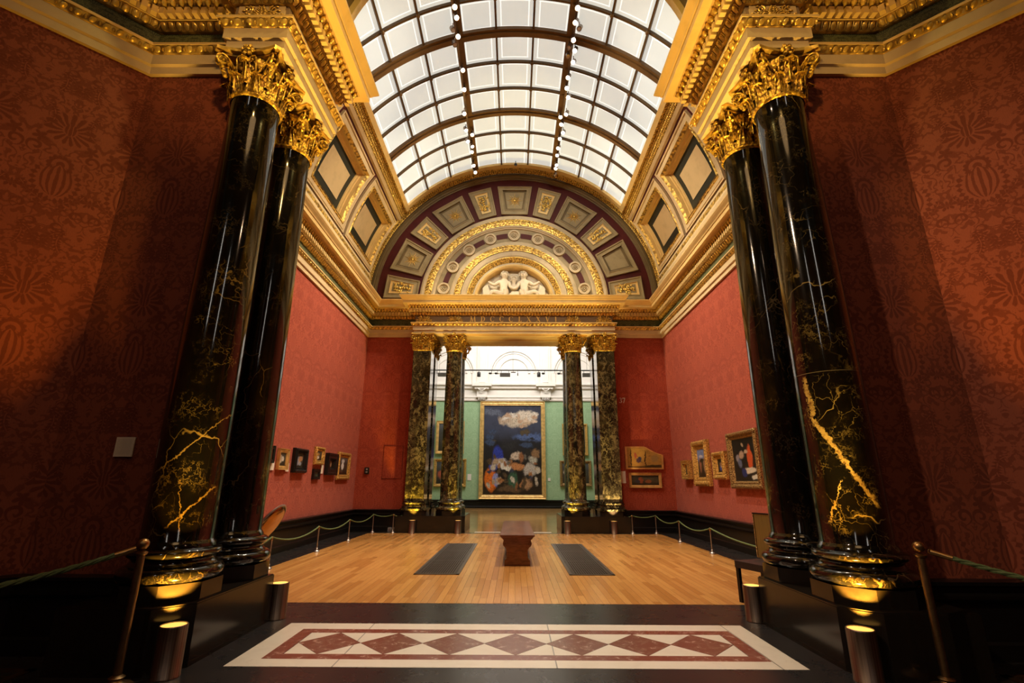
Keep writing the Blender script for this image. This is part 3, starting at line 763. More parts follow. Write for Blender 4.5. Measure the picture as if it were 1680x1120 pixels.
vs = [(PX, F+.38, VC)] + [(PX+1.36*sin(RAD(-90+180*i/n)), F+.38, VC+1.36*cos(RAD(-90+180*i/n))) for i in range(n+1)]
b.add(vs, [(0, i+1, i+2) for i in range(n)]); b.build('niche_back', M['sculpt'], lun)
# rosettes and maroon fillets of the inner ring
def polar(r, a, y): return (PX + r*sin(RAD(a)), y, VC + r*cos(RAD(a)))
for i in range(9):
    a = -80 + 20*i; c = Vector(polar(2.62, a, F)); b = MB()
    for R0, R1, d0, d1 in ((.225,.225,0,.07),(.225,.165,.07,.07),(.165,.155,.07,.015),(.155,.11,.015,.015)):
        n = 24; vs = []
        for k in range(n):
            w = 2*pi*k/n; vs += [(c.x+R0*cos(w), F-d0, c.z+R0*sin(w)), (c.x+R1*cos(w), F-d1, c.z+R1*sin(w))]
        b.add(vs, [(2*k, 2*k+1, (2*k+3) % (2*n), (2*k+2) % (2*n)) for k in range(n)])
    b.oball((c.x,F-.03,c.z), (.035,0,0), (0,.03,0), (0,0,.035))
    for k in range(8): b.oball((c.x+.075*cos(k*pi/4), F-.02, c.z+.075*sin(k*pi/4)), (.028,0,0), (0,.02,0), (0,0,.028), 6, 4)
    b.build('rosette', M['beige'], lun, True)
b = MB()
for i in range(10):
    a = -90 + 20*i
    for (t0, t1) in ((a-4.6, a+4.6),):
        t0, t1 = max(t0, -90), min(t1, 90)
        if t1-t0 > 1: b.grid(lambda u, v: polar(2.52+.20*v, t0+(t1-t0)*u, F-.012), 4, 1)
b.build('maroon_fillets', M['maroon'], lun)
# eleven radial panels
ANG = []; cur = -89.0
for i in range(11):
    w = 11.0 if i % 2 == 0 else 16.2
    ANG.append((cur, cur+w)); cur += w + 3.15
for i, (a0, a1) in enumerate(ANG):
    pn = sroot('lunette_panel'); pn.parent = lun
    r0, r1 = 3.53, 4.76
    def rr_(b, i0, i1, d0, d1):
        out = []
        for ins, d in ((i0, d0), (i1, d1)):
            R0, R1 = r0+ins, r1-ins
            out.append([polar(R0, a0+ins/R0*57.3, F-d), polar(R0, a1-ins/R0*57.3, F-d), polar(R1, a1-ins/R1*57.3, F-d), polar(R1, a0+ins/R1*57.3, F-d)])
        b.add(out[0]+out[1], [(k, (k+1) % 4, 4+(k+1) % 4, 4+k) for k in range(4)])
    b = MB()
    for q in ((0,.0,0,.09),(0,.04,.09,.09),(.04,.06,.09,.06),(.06,.14,.06,.06),(.14,.16,.06,.08),(.16,.18,.08,.08)): rr_(b, *q)
    b.build('panel_frame', M['khaki'], pn)
    ins = .18 if i % 2 else .17; b = MB()
    dep = .012 if i % 2 else .045
    rr_(b, .18, .185, .08, dep); rr_(b, .185, .26, dep, dep); b.build('inner_frame', M['khaki_dark'] if i % 2 else M['cream_gold'], pn)
    b = MB(); ins = .26; R0, R1 = r0+ins, r1-ins
    b.add([polar(R0, a0+ins/R0*57.3, F-dep), polar(R0, a1-ins/R0*57.3, F-dep), polar(R1, a1-ins/R1*57.3, F-dep), polar(R1, a0+ins/R1*57.3, F-dep)], [(0,1,2,3)])
    b.build('panel_ground', M['khaki'], pn)
    am = (a0+a1)/2; rd = Vector((sin(RAD(am)),0,cos(RAD(am)))); tg = Vector((cos(RAD(am)),0,-sin(RAD(am)))); c = Vector(polar(4.13, am, F-dep-.01)); b = MB()
    if i == 9: continue
    if i % 2:
        for k in range(16):
            w = k*pi/8; d = rd*cos(w) + tg*sin(w); L = .34 if k % 2 == 0 else .25; s_ = d.cross(Vector((0,1,0)))
            b.add([c + d*.03, c + d*(L*.35) + s_*.016, c + d*L, c + d*(L*.35) - s_*.016, c + d*(L*.35) + Vector((0,-.02,0))], [(0,1,4),(1,2,4),(2,3,4),(3,0,4)])
        b.oball(c, rd*.045, tg*.045, (0,.03,0))
        b.build('star', M['gold'], pn)
    else:
        rx = random.Random(i)
        for k in range(46):
            u, v = rx.uniform(-1,1), rx.uniform(-1,1)
            if abs(u)*.8 + abs(v)**3 > 1.2: continue
            p = c + tg*(u*.22) + rd*(v*.31); w = rx.uniform(0, pi)
            d = rd*cos(w) + tg*sin(w); b.oball(p, d*.06, d.cross(Vector((0,1,0)))*.026, (0,.03,0), 6, 4)
        for k in range(-3, 4): b.oball(c + rd*(k*.09), rd*.05, tg*.05, (0,.045,0), 6, 4)
        b.build('gilded_foliage', M['gold'], pn, True)
# ================================================================ PEDESTALS
PZ = .49
def pedestal(name, poly, label, group=None):
    t = thing(name, label, 'pedestal', group=group)
    cx = sum(p[0] for p in poly)/len(poly); cy = sum(p[1] for p in poly)/len(poly)
    MB().prism(poly, .035, PZ-.012).build('pedestal_body', M['black_stone'], t)
    inset = lambda k: [(x+(cx-x)*k, y+(cy-y)*k) for x, y in poly]
    MB().prism(inset(.012), PZ-.012, PZ).build('top_arris', M['black_stone'], t)
    MB().prism(inset(-.006), 0, .035).build('foot_moulding', M['black_stone'], t)
    return t
np_ = [(2.757,6.07),(2.757,4.665),(2.992,4.43),(3.78,4.43),(3.78,4.86),(3.46,4.9),(3.46,6.07)]
pedestal('column_pedestal', [(-x, y) for x, y in np_], 'long black stone pedestal under the near left pair of marble columns')
pedestal('column_pedestal', np_, 'long black stone pedestal under the near right pair of marble columns')
for sg, nm in ((-1, 'left'), (1, 'right')):
    fp = [(1.50,17.85),(1.50,16.06),(1.60,15.96),(3.66,15.96),(3.66,16.5),(3.58,16.55),(3.58,17.85)]
    pedestal('column_pedestal', [(PX+sg*x, y) for x, y in fp], 'low black stone pedestal under the far %s column and square pier' % nm)

# ================================================================ COLUMNS
def capital(parent, r, H, z0, square=False, lod=1):
    """Corinthian capital: bell with two tiers of leaves, volutes, concave abacus"""
    def rad(th): return r/max(abs(cos(th)), abs(sin(th))) if square else r
    def bell(z): t = z/H; return 1.0 + .03*t + .30*max(0, t-.55)**1.4
    NB = 32
    b = MB().grid(lambda u, v: ((bell(v*H*.88)*rad(2*pi*u))*cos(2*pi*u), (bell(v*H*.88)*rad(2*pi*u))*sin(2*pi*u), z0+v*H*.88), NB, 8)
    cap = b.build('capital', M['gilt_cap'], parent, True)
    # astragal
    b = MB().grid(lambda u, v: ((rad(2*pi*u)+.012+.028*sin(pi*v))*cos(2*pi*u), (rad(2*pi*u)+.012+.028*sin(pi*v))*sin(2*pi*u), z0-.03+.055*v), NB*2 if square else NB, 5)
    b.build('astragal', M['gilt_cap'], cap, True)
    lv = MB()
    def leaf(th, zb, h, w, out, nu=8, nv=12):
        rb = rad(th); cr, sr = cos(th), sin(th)
        def P(u, v):
            uu = (u-.5)*2
            if v < .68: rr, zz = rb + .012 + .02*(v/.68) + (bell(zb-z0+h*v*1.1)-1)*rb, zb + h*v*1.28
            else:
                a = (v-.68)/.32*2.6; rr = rb + .032 + (bell(zb-z0+h*.75)-1)*rb + out*(1-cos(a))*.62; zz = zb + h*.87 + out*.62*sin(a)
            lobes = .80 + .20*abs(sin(v*pi*4.2)); ww = w*lobes*(1.0 if v < .5 else 1-.55*((v-.5)/.5)**1.6)
            rr += .016*cos(uu*pi) + .006*cos(uu*pi*4) - .012*abs(uu)
            lat = uu*ww*.5
            return (cr*rr - sr*lat, sr*rr + cr*lat, zz)
        lv.grid(P, nu, nv)
        for uu in (-.62, 0, .62):  # ribs
            lv.tube([tuple(P(.5+uu*.5*(1-.3*k/7), .06+.72*k/7)[i] + (cr, sr, 0)[i]*.008 for i in range(3)) for k in range(8)], .0085, 4)
    n = 8
    for k in range(n):
        th = 2*pi*(k+.5)/n
        if square: th = 2*pi*k/n
        leaf(th, z0+.01, H*.34, 2*pi*r/n*.92*(1.1 if square else 1), r*.36)
    for k in range(n):
        th = 2*pi*k/n
        if square: th = 2*pi*(k+.5)/n
        leaf(th, z0+.02+H*.20, H*.42, 2*pi*r/n*.95, r*.42)
    lv.build('acanthus_leaves', M['gilt_cap'], cap, True, angle=80)
    # volutes on the diagonals and helices on the faces
    A = r*1.62
    for k in range(4):
        th = pi/4 + k*pi/2; d = Vector((cos(th), sin(th), 0)); s_ = Vector((-sin(th), cos(th), 0)); vb = MB()
        for sg in (-1, 1):
            pts = [Vector((cos(th+sg*.42), sin(th+sg*.42), 0))*(r*1.12) + Vector((0,0,z0+H*.42)), d*(r*1.18) + s_*(sg*r*.30) + Vector((0,0,z0+H*.60))]
            cen = d*(A*1.03) + Vector((0,0,z0+H*.735))
            for i in range(26):
                a = pi*.80 - i/25*4.6*pi; rr = r*.27*(1-.80*i/25)
                pts.append(cen + d*(rr*cos(a)) + Vector((0,0,rr*sin(a))) + s_*(sg*(.020+.016*(1-i/25))))
            vb.tube(pts, lambda t: r*.052*(1-.45*t), 6)
        vb.oball(cen, d*.03, s_*.06, (0,0,.03), 8, 5)
        # hanging leaf under the volute
        for q in range(5): vb.oball(cen + d*(-.015*q) + Vector((0,0,-r*.22-.03*q)), d*.03, s_*(.05-.006*q), (0,0,.03), 6, 4)
        vb.build('volute', M['gilt_cap'], cap, True)
    hb = MB()
    for k in range(4):
        th = k*pi/2; d = Vector((cos(th), sin(th), 0)); s_ = Vector((-sin(th), cos(th), 0))
        for sg in (-1, 1):
            cen = d*(r*1.22) + s_*(sg*r*.26) + Vector((0,0,z0+H*.74)); pts = [d*(r*1.10) + s_*(sg*r*.42) + Vector((0,0,z0+H*.42))]
            for i in range(20):
                a = (0 if sg > 0 else pi) + sg*(i/19*3.6*pi); rr = r*.17*(1-.8*i/19)
                pts.append(cen + s_*(rr*cos(a)) + Vector((0,0,rr*sin(a))) + d*(.02*(1-i/19)))
            hb.tube(pts, lambda t: r*.040*(1-.4*t), 5)
        c = d*(r*1.34) + Vector((0,0,z0+H*.93))
        hb.oball(c, d*.035, s_*.045, (0,0,.045), 8, 5)
        for q in range(6): hb.oball(c + s_*(.055*cos(q*pi/3)) + Vector((0,0,.055*sin(q*pi/3))), d*.028, s_*.032, (0,0,.032), 6, 4)
        for q in range(7):     # buds between the leaf tips
            w = (q-3)*.22; hb.oball(Vector((cos(th+w), sin(th+w), 0))*(r*1.16) + Vector((0,0,z0+H*(.55+.05*(q % 2)))), Vector((cos(th+w), sin(th+w), 0))*.03, Vector((-sin(th+w), cos(th+w), 0))*.028, (0,0,.035), 6, 4)
    hb.build('helices', M['gilt_cap'], cap, True)
    ab = MB()
    def abpoly(k, ex=0):
        out = []
        for q in range(4):
            th = q*pi/2; d = Vector((cos(th), sin(th))); s_ = Vector((-sin(th), cos(th))); W = A*1.0 + ex
            for i in range(-5, 6):
                t = i/5; out.append(tuple(d*(W*(.86 - .15*(1-t*t)) + ex) + s_*(t*W*.78)))
        return out
    ab.prism(abpoly(1, -.02), z0+H*.88, z0+H*.93); ab.prism(abpoly(1, .015), z0+H*.93, z0+H*1.0)
    ab.build('abacus', M['gold'], cap)
    return cap
def column(label, loc, m, square=False, rb=.300, rt=.262, group=None, angle0=0):
    t = thing('square_pier' if square else 'marble_column', label, 'pier' if square else 'column', loc, 0, group)
    z1 = 5.86 - PZ
    if not square:
        oc = [(.395*cos(RAD(22.5+45*k))/cos(RAD(22.5)), .395*sin(RAD(22.5+45*k))/cos(RAD(22.5))) for k in range(8)]
        MB().prism(oc, 0, .15).build('plinth', M['black_stone'], t)
        prof = [(.36,.15)] + [(.365+.062*sin(a), .215-.065*cos(a)) for a in [pi*i/8 for i in range(9)]] + [(.365,.285),(.345,.30),(.335,.325),(.345,.345),(.36,.35)]
        prof += [(.350+.035*sin(a), .385-.035*cos(a)) for a in [pi*i/6 for i in range(7)]] + [(.340,.425),(.325,.43)]
        MB().lathe(prof, 48).build('base', M['portoro'] if m in (M['portoro_l'], M['portoro_r']) else m, t, True)
        sh = [(.330,0),(.325,.02),(.308,.05)] + [(rb - (rb-rt)*max(0, (i/16-.25)/.75)**1.5, .06+(z1-.43-.10)*i/16) for i in range(17)] + [(rt+.012, z1-.43-.02), (rt+.014, z1-.43)]
        MB().lathe(sh, 64).build('shaft', m, t, True, (0,0,.43))
        capital(t, rt, 6.452-5.86, z1)
    else:
        w = .31
        def sq(h, c=.04): return [(h,-h+c),(h,h-c),(h-c,h),(-h+c,h),(-h,h-c),(-h,-h+c),(-h+c,-h),(h-c,-h)]
        MB().prism(sq(.41, .14), 0, .15).build('plinth', M['black_stone'], t)
        b = MB()
        for h, za, zb in ((.42,.15,.22),(.435,.165,.205),(.385,.22,.29),(.355,.29,.34),(.375,.34,.385),(.35,.385,.43)): b.prism(sq(h, .14), za, zb)
        b.build('base', m, t)
        MB().prism(sq(w, .015), 0, z1-.43).build('shaft', m, t, False, (0,0,.43))
        capital(t, w-.02, 6.452-5.86, z1, True)
    return t
def set_mat(root, child, m):
    for c in root.children:
        if c.name.split('.')[0] == child: c.material_slots[0].link = 'OBJECT'; c.material_slots[0].material = m
cA = column('near left black marble column with slim gold veins, front one of its pair', (-3.19,4.91,PZ), M['portoro_l'])
cB = dup(cA, (-3.19,5.83,PZ), 0, 'near left dark marble column standing second, behind the front one'); set_mat(cB, 'shaft', M['portoro'])
cC = dup(cA, (3.19,4.91,PZ), 0, 'near right black marble column with a thick glowing gold vein'); set_mat(cC, 'shaft', M['portoro_r'])
cD = dup(cA, (3.19,5.83,PZ), 0, 'near right dark marble column standing second, behind the thick-veined one'); set_mat(cD, 'shaft', M['portoro'])
for i, (x, y, l) in enumerate([(-2.06,16.43,'far left round olive-veined column beside the opening, front one'), (2.06,16.43,'far right round olive-veined column beside the opening, front one'),
                               (-2.06,17.40,'far left round column in the second row, nearly hidden by the front one'), (2.06,17.40,'far right round column in the second row, nearly hidden by the front one')]):
    c = dup(cA, (PX+x, y, PZ), .6*i, l); set_mat(c, 'shaft', M['brecc']); set_mat(c, 'base', M['brecc'])
pA = column('far left square marble pier with a glowing foot, beside the red wall', (PX-3.14,16.43,PZ), M['brecc'], True)
for x, y, l in [(3.14,16.43,'far right square marble pier with pale veined foot, beside the number'), (-3.14,17.40,'far left square pier in the second row, behind the front pier'), (3.14,17.40,'far right square pier in the second row, behind the front pier')]:
    dup(pA, (PX+x, y, PZ), 0, l)

# ================================================================ BOLLARD UPLIGHTS
def bollard(loc, label, r=.105, h=.375, tilt=0):
    t = thing('uplight_bollard', label, 'floor light', loc)
    MB().lathe([(r*1.02,0),(r*1.02,.01),(r,.012),(r,h-.012),(r*.99,h-.004),(r*.95,h),(r*.90,h),(r*.90,h-.012),(.001,h-.012)], 32, cap=False).build('brushed_body', M['bronze'], t, True)
    MB().lathe([(.001,h-.006),(r*.89,h-.006)], 24, cap=False).build('amber_lens', M['amber'], t)
    return t
bollard((-2.795,4.45,0), 'brushed bronze uplight drum at the near left pedestal corner')
bollard((2.795,4.45,0), 'brushed bronze uplight drum at the near right pedestal corner')
bollard((-2.735,6.19,0), 'bronze uplight drum by the oak floor edge, behind the near left pedestal')
bollard((2.735,6.19,0), 'bronze uplight drum beside the dark seat, behind the near right pedestal')
for x, l in ((-3.14,'outer bronze uplight at the far left pier'), (-1.74,'inner bronze uplight at the far left round column'), (1.62,'inner bronze uplight at the far right round column'), (3.04,'outer bronze uplight at the far right pier')):
    bollard((x,15.84,0), l)

# ================================================================ BARRIERS
def stanchion(loc, label, h, r, group, m='brass_dark'):
    t = thing('barrier_post', label, 'barrier post', loc, 0, group)
    MB().lathe([(r*4.2,0),(r*4.2,.012),(r*3.6,.025),(r*1.9,.04),(r*1.5,.06),(r*1.9,.075),(r*1.1,.09)], 24).build('foot', M[m], t, True)
    MB().lathe([(r,.06),(r,h-r*4.4)], 16).build('post', M[m], t, True)
    b = MB().lathe([(r*1.0,h-r*4.5),(r*1.45,h-r*4.1),(r*1.5,h-r*3.7),(r*.8,h-r*3.3)], 16); b.ball((0,0,h-r*1.55), r*1.5, 16, 10)
    b.build('ball_finial', M['brass'], t, True)
    return t
def rope(A, B, sag, r, label, group=None, twist=True, ends=False):
    A = Vector(A); B = Vector(B); t = thing('barrier_rope', label, 'rope', A, 0, group); L = (B-A).length; n = max(16, int(L/.035)) if twist else 28
    C_ = [Vector((0,0,0)) + (B-A)*(i/n) + Vector((0,0,-4*sag*(i/n)*(1-i/n))) for i in range(n+1)]
    b = MB()
    if twist:
        d = (B-A).normalized(); s_ = d.cross(Vector((0,0,1))).normalized(); u = s_.cross(d)
        for k in range(3):
            b.tube([p + s_*(r*.55*cos(2*pi*k/3 + i*.9)) + u*(r*.55*sin(2*pi*k/3 + i*.9)) for i, p in enumerate(C_)], r*.62, 6)
    else: b.tube(C_, r, 7)
    b.build('cord', M['rope'], t, True)
    if ends:
        b = MB()
        d = (C_[1]-C_[0]).normalized()
        b.tube([-d*.075, -d*.02, d*.06], r*1.15, 8); b.tube([-d*.075 + Vector((0.018*cos(a), 0, .018*sin(a))) for a in [i*pi/5 for i in range(11)]], .004, 5)
        b.build('brass_hook', M['brass'], t, True)
    return t
stanchion((-3.015,4.22,0), 'tall brass barrier post in front of the near left pedestal', 1.055, .029, 'tall barrier posts')
stanchion((3.285,4.29,0), 'tall brass barrier post in front of the near right pedestal', 1.055, .029, 'tall barrier posts')
rope((-3.11,4.16,.955), (-5.4,2.2,.96), .24, .019, 'twisted green rope sloping off to the left edge', None, True, True)
rope((3.40,4.21,.955), (5.7,2.1,.96), .24, .019, 'twisted green rope sloping off to the right edge', None, True, True)
GL, GR = 'low posts along the left wall', 'low posts along the right wall'
LP = [(-4.40,9.42,'nearest to the oval'), (-4.41,11.66,'second from the near end'), (-4.40,13.77,'third, near the corner'), (-4.38,15.98,'at the far corner'), (-3.74,15.92,'beside the grey sockets')]
RP = [(4.38,11.66,'nearest to the gold chair'), (4.38,13.82,'second from the gold chair'), (4.37,16.02,'at the far corner'), (3.62,15.93,'beside the far pier')]
for x, y, l in LP: stanchion((x,y,0), 'thin low barrier post on the left side, ' + l, .545, .016, GL, 'steel')
for x, y, l in RP: stanchion((x,y,0), 'thin low barrier post on the right side, ' + l, .545, .016, GR, 'steel')
def ropes(P, labels, side):
    for (a, c, l) in zip(P[:-1], P[1:], labels): rope((a[0],a[1],.53), (c[0],c[1],.53), .13 if abs(a[1]-c[1]) > 1 else .06, .016, 'thin green rope on the %s, %s' % (side, l), 'low ropes on the '+side, False)
ropes([(-4.35,7.3)] + LP + [(-3.46,16.13)], ['span running behind the oval', 'span below the black frames', 'span below the paired small frames', 'span next to the room corner', 'short span along the far wall', 'last bit reaching the pier'], 'left')
ropes([(4.38,7.6)] + RP + [(3.36,16.13)], ['span meeting the gold chair', 'span below the tall gilt frame', 'span nearest the room corner', 'short span under the lid painting', 'last bit reaching the pier'], 'right')

# ================================================================ BENCH, GRILLES, SEATS
bn = thing('museum_bench', 'long polished mahogany bench with scrolled ends in the middle of the oak floor', 'bench', (.045,9.92,0))
T2 = lambda x, z, d: (x, d, z)
b = MB(); b.prism([(-.325,.52),(.325,.52),(.335,.532),(.325,.545),(-.325,.545),(-.335,.532)], -.11, 3.45, T2)
b.build('seat_top', M['mahogany'], bn)
b = MB(); b.prism([(-.30,.495),(.30,.495),(.315,.52),(-.315,.52)], -.085, 3.42, T2); b.prism([(-.265,.455),(.265,.455),(.30,.495),(-.30,.495)], -.05, 3.38, T2)
b.build('cornice_moulding', M['mahogany'], bn)
side = [(.255,.455),(.262,.43),(.272,.40),(.270,.36),(.250,.335),(.222,.31),(.205,.28),(.198,.22),(.202,.15),(.215,.115),(.235,.095),(.235,.0)]
pr_ = side + [(-x, z) for x, z in side[::-1]]
for y0 in (0, 3.20):
    e = MB().prism(pr_, y0, y0+.13, T2).build('scrolled_end', M['mahogany'], bn)
    MB().prism([(-.15,.14),(.15,.14),(.16,.40),(-.16,.40)], y0-.012, y0, T2).build('raised_panel', M['mahogany'], e)
    for sx in (-1, 1):
        MB().tube([(sx*(.235+.035*(1-i/16)*cos(i*.6)), y0-.008, .385+.035*(1-i/16)*sin(i*.6)) for i in range(17)], .008, 5).build('carved_scroll', M['mahogany'], e, True)
MB().box(-.24, .24, -.01, 3.34, 0, .09).build('base_plinth', M['mahogany'], bn)
MB().box(-.15, .15, .13, 3.20, .09, .455).build('centre_panel', M['mahogany'], bn)

def grille(loc, w, l, label, nb, nc):
    t = thing('floor_grille', label, 'floor grille', loc)
    b = MB(); b.box(-w/2, w/2, 0, l, .0005, .002); b.build('dark_recess', M['black_metal'], t)
    b = MB()
    for i in range(nb):
        x = -w/2 + .10 + (w-.20)*i/(nb-1); b.box(x-.007, x+.007, .05, l-.05, .002, .012)
    for k in range(nc):
        y = .08 + (l-.16)*k/(nc-1); b.box(-w/2+.09, w/2-.09, y-.010, y+.010, .002, .010)
    b.build('cast_bars', M['cast_iron'], t)
    b = MB()
    for a, c, d, e in ((-w/2, w/2, 0, .05), (-w/2, w/2, l-.05, l), (-w/2, -w/2+.05, 0, l), (w/2-.05, w/2, 0, l), (-w/2, w/2, l/3-.03, l/3+.03), (-w/2, w/2, 2*l/3-.03, 2*l/3+.03), (-w/2+.07, -w/2+.085, .05, l-.05), (w/2-.085, w/2-.07, .05, l-.05)): b.box(a, c, d, e, .002, .011)
    b.build('border_frame', M['cast_iron'], t)
    return t
grille((-1.325,8.96,0), .77, 4.32, 'long dark cast grille set in the oak left of the bench', 15, 44)
grille((1.305,8.96,0), .77, 4.32, 'long dark cast grille set in the oak right of the bench', 15, 44)
for sg, l in ((-1, 'left'), (1, 'right')):
    t = thing('corner_grille', 'dark brass-edged floor grille cut off at the bottom %s corner' % l, 'floor grille', (sg*4.50,3.95,0))
    MB().box(-.55, .55, -.5, .63, .0005, .003).build('dark_mesh', M['black_metal'], t)
    b = MB()
    for a, c, d, e in ((-.55,.55,.57,.63), (-.55,-.49,-.5,.63), (.49,.55,-.5,.63)): b.box(a, c, d, e, .003, .012)
    for k in range(10): b.box(-.48, .48, -.46+.102*k, -.44+.102*k, .003, .008)
    b.build('brass_border', M['brass_dark'], t)
# attendant's chair by the near right column
ch = thing('attendant_chair', 'dark leather seat with gold studded back, half hidden by the near right columns', 'chair', (2.95,7.12,0), RAD(20))
b = MB()
def seatf(u, v):
    x, y = u*.47, -v*.50; e = max(abs(u-.5), abs(v-.5))*2
    return (x, y, .490 + .022*(1-e**4) + .03*abs(v-.5)*2*(.5))
b.grid(seatf, 10, 10); b.add([(0,0,.505),(.47,0,.505),(.47,-.5,.505),(0,-.5,.505),(0,0,.42),(.47,0,.42),(.47,-.5,.42),(0,-.5,.42)], [(0,1,5,4),(1,2,6,5),(2,3,7,6),(3,0,4,7),(7,6,5,4)])
b.build('leather_seat', M['leather'], ch, True)
for x, y in ((.025,-.03),(.025,-.47),(.44,-.03),(.44,-.47)): MB().box(x-.022, x+.022, y-.022, y+.022, 0, .42).build('leg', M['black_wood'], ch)
for a in ((.03,.43,-.04,-.02),(.03,.43,-.48,-.46)): MB().box(*a, .16, .20).build('stretcher', M['black_wood'], ch)
bk = MB().box(.43, .475, -.52, .02, .52, 1.09).build('backrest', M['gold_fabric'], ch)
for y in (.012, -.512):
    b = MB()
    for k in range(26): b.ball((.428, y, .535+.0215*k), .0115, 6, 4)
    b.build('stud_row', M['brass'], bk, True)
MB().box(.425, .48, -.525, .025, 1.09, 1.105).build('top_rail', M['black_wood'], bk)
# tilted glossy oval on the left
ov = thing('oval_sculpture', 'glossy bronze-brown oval form with a pale rim, leaning out behind the near left columns', 'sculpture', (-3.45,7.05,0))
ax = Vector((.55,0,.83)); ay = Vector((0,1,0)); az = Vector((.83,0,-.55)); c0 = Vector((.08,0,.93))
b = MB(); b.oball(c0, ax*.30, ay*.27, az*.075, 32, 16); b.build('oval_shell', mat('glossy_bronze', metal((.42,.22,.08), .12)), ov, True)
b = MB(); b.tube([c0 + ax*(.305*cos(i*pi/24)) + ay*(.275*sin(i*pi/24)) for i in range(49)], .014, 6, False); b.build('pale_rim', M['steel'], ov, True)
b = MB(); b.lathe([(.15,0),(.15,.03),(.06,.05),(.04,.09),(.035,.60),(.05,.70)], 24); b.build('stand', M['black_metal'], ov, True)

# ================================================================ PAINTINGS
def canvas(name, bg, blobs, dis=.06, gloss=.35, seed=0):
    """bg: list of (z fraction, colour); blobs: (x, z, rx, rz, colour, soft)"""
    def f(h):
        O = h.coord('Generated'); x, y, z = h.xyz(O)
        Q = h.vec(x + seed, z, seed*.37)
        n = h.noise(Q, 4.5, 7, .68, color=True); nx, ny, nz = h.xyz(n)
        fine = h.noise(Q, 22, 4, .65)
        xx = x + (nx-.5)*dis*3.4 + (fine-.5)*.04; zz = z + (ny-.5)*dis*3.0 + (fine-.5)*.04
        c = bg[0][1]
        for (z0, col), (z1, col1) in zip(bg[:-1], bg[1:]): c = h.mix(c, col1, h.st(zz, z0, z1))
        c = h.mix(c, (.004,.004,.005), h.st(h.noise(Q, 5.5, 5, .65), .48, .75)*.6)
        for bx, bz, rx, rz, col, soft in blobs:
            dx = (xx - bx)*(1/rx); dz = (zz - bz)*(1/rz)
            d = h.sqrt(dx*dx + dz*dz)
            c = h.mix(c, h.mix(col, tuple(q*.25 for q in col), h.st(h.noise(Q, 34 + bx*19, 4, .7), .42, .75)), h.st(d, 1.0+soft*.22, 1.0-soft*.5))
        return dict(color=c, rough=gloss, spec=.4)
    return mat(name, f)
def framed(name, label, loc, rz, w, h, fw, depth, fm, cm, group=None, style='flat', cat='painting', cdep=None):
    t = thing(name, label, cat, loc, rz, group)
    P = {'flat': [(0,0),(0,1),(.12,1.0),(.3,.72),(.55,.80),(.8,.62),(.9,.66),(1,.35)], 'ornate': [(0,0),(0,.6),(.10,.75),(.22,1.0),(.45,.95),(.62,.55),(.75,.62),(.88,.5),(1,.3)], 'box': [(0,0),(0,1),(.25,1),(.4,.9),(.75,.9),(.85,.5),(1,.3)]}[style]
    b = MB(); m = len(P); vs = []
    for sx, sz in ((-1,-1),(1,-1),(1,1),(-1,1)):
        for a, d in P: vs.append((sx*(w/2 - a*fw), -d*depth, sz*(h/2 - a*fw)))
    b.add(vs, [(i*m+j, i*m+j+1, ((i+1) % 4)*m+j+1, ((i+1) % 4)*m+j) for i in range(4) for j in range(m-1)])
    fr_ = b.build('frame', M[fm], t)
    if style == 'ornate':
        b = MB(); k = max(4, int(w/.05)); l = max(4, int(h/.05))
        for i in range(k):
            for sz in (-1, 1): b.oball((-w/2+w*(i+.5)/k, -depth*.86, sz*(h/2-fw*.34)), (w/k*.42,0,0), (0,depth*.16,0), (0,0,fw*.22), 6, 4)
        for i in range(l):
            for sx in (-1, 1): b.oball((sx*(w/2-fw*.36), -depth*.86, -h/2+h*(i+.5)/l), (fw*.20,0,0), (0,depth*.14,0), (0,0,h/l*.42), 6, 4)
        b.build('carved_ornament', M[fm], fr_, True)
    iw, ih = w/2-fw*.97, h/2-fw*.97; d = depth*.3
    MB().box(-iw, iw, -d, -d*.4, -ih, ih).build('canvas', cm, t)
    return t
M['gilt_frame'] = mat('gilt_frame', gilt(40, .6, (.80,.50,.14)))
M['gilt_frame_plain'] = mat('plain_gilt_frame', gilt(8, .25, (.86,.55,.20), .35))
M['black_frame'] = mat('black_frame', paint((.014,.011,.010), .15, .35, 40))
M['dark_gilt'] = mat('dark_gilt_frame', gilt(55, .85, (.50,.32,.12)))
DK = (.012,.010,.010)
rp = random.Random(31)
EARTH = [(.45,.30,.18),(.30,.12,.05),(.55,.44,.33),(.10,.06,.03),(.16,.13,.10),(.05,.05,.08),(.38,.16,.06),(.60,.50,.40),(.03,.025,.02)]
SMALL = [(rp.uniform(.08,.95), rp.uniform(.06,.47), rp.uniform(.025,.06), rp.uniform(.015,.05), rp.choice(EARTH), .9) for _ in range(34)] + [(rp.uniform(.35,.92), rp.uniform(.76,.92), rp.uniform(.03,.07), rp.uniform(.012,.03), rp.choice([(.72,.52,.38),(.10,.10,.14),(.55,.34,.22),(.75,.64,.54)]), .9) for _ in range(16)] + [(rp.uniform(.05,.95), rp.uniform(.5,.74), rp.uniform(.04,.12), rp.uniform(.01,.04), rp.choice([(.03,.028,.03),(.10,.07,.04),(.05,.07,.13)]), .9) for _ in range(12)]
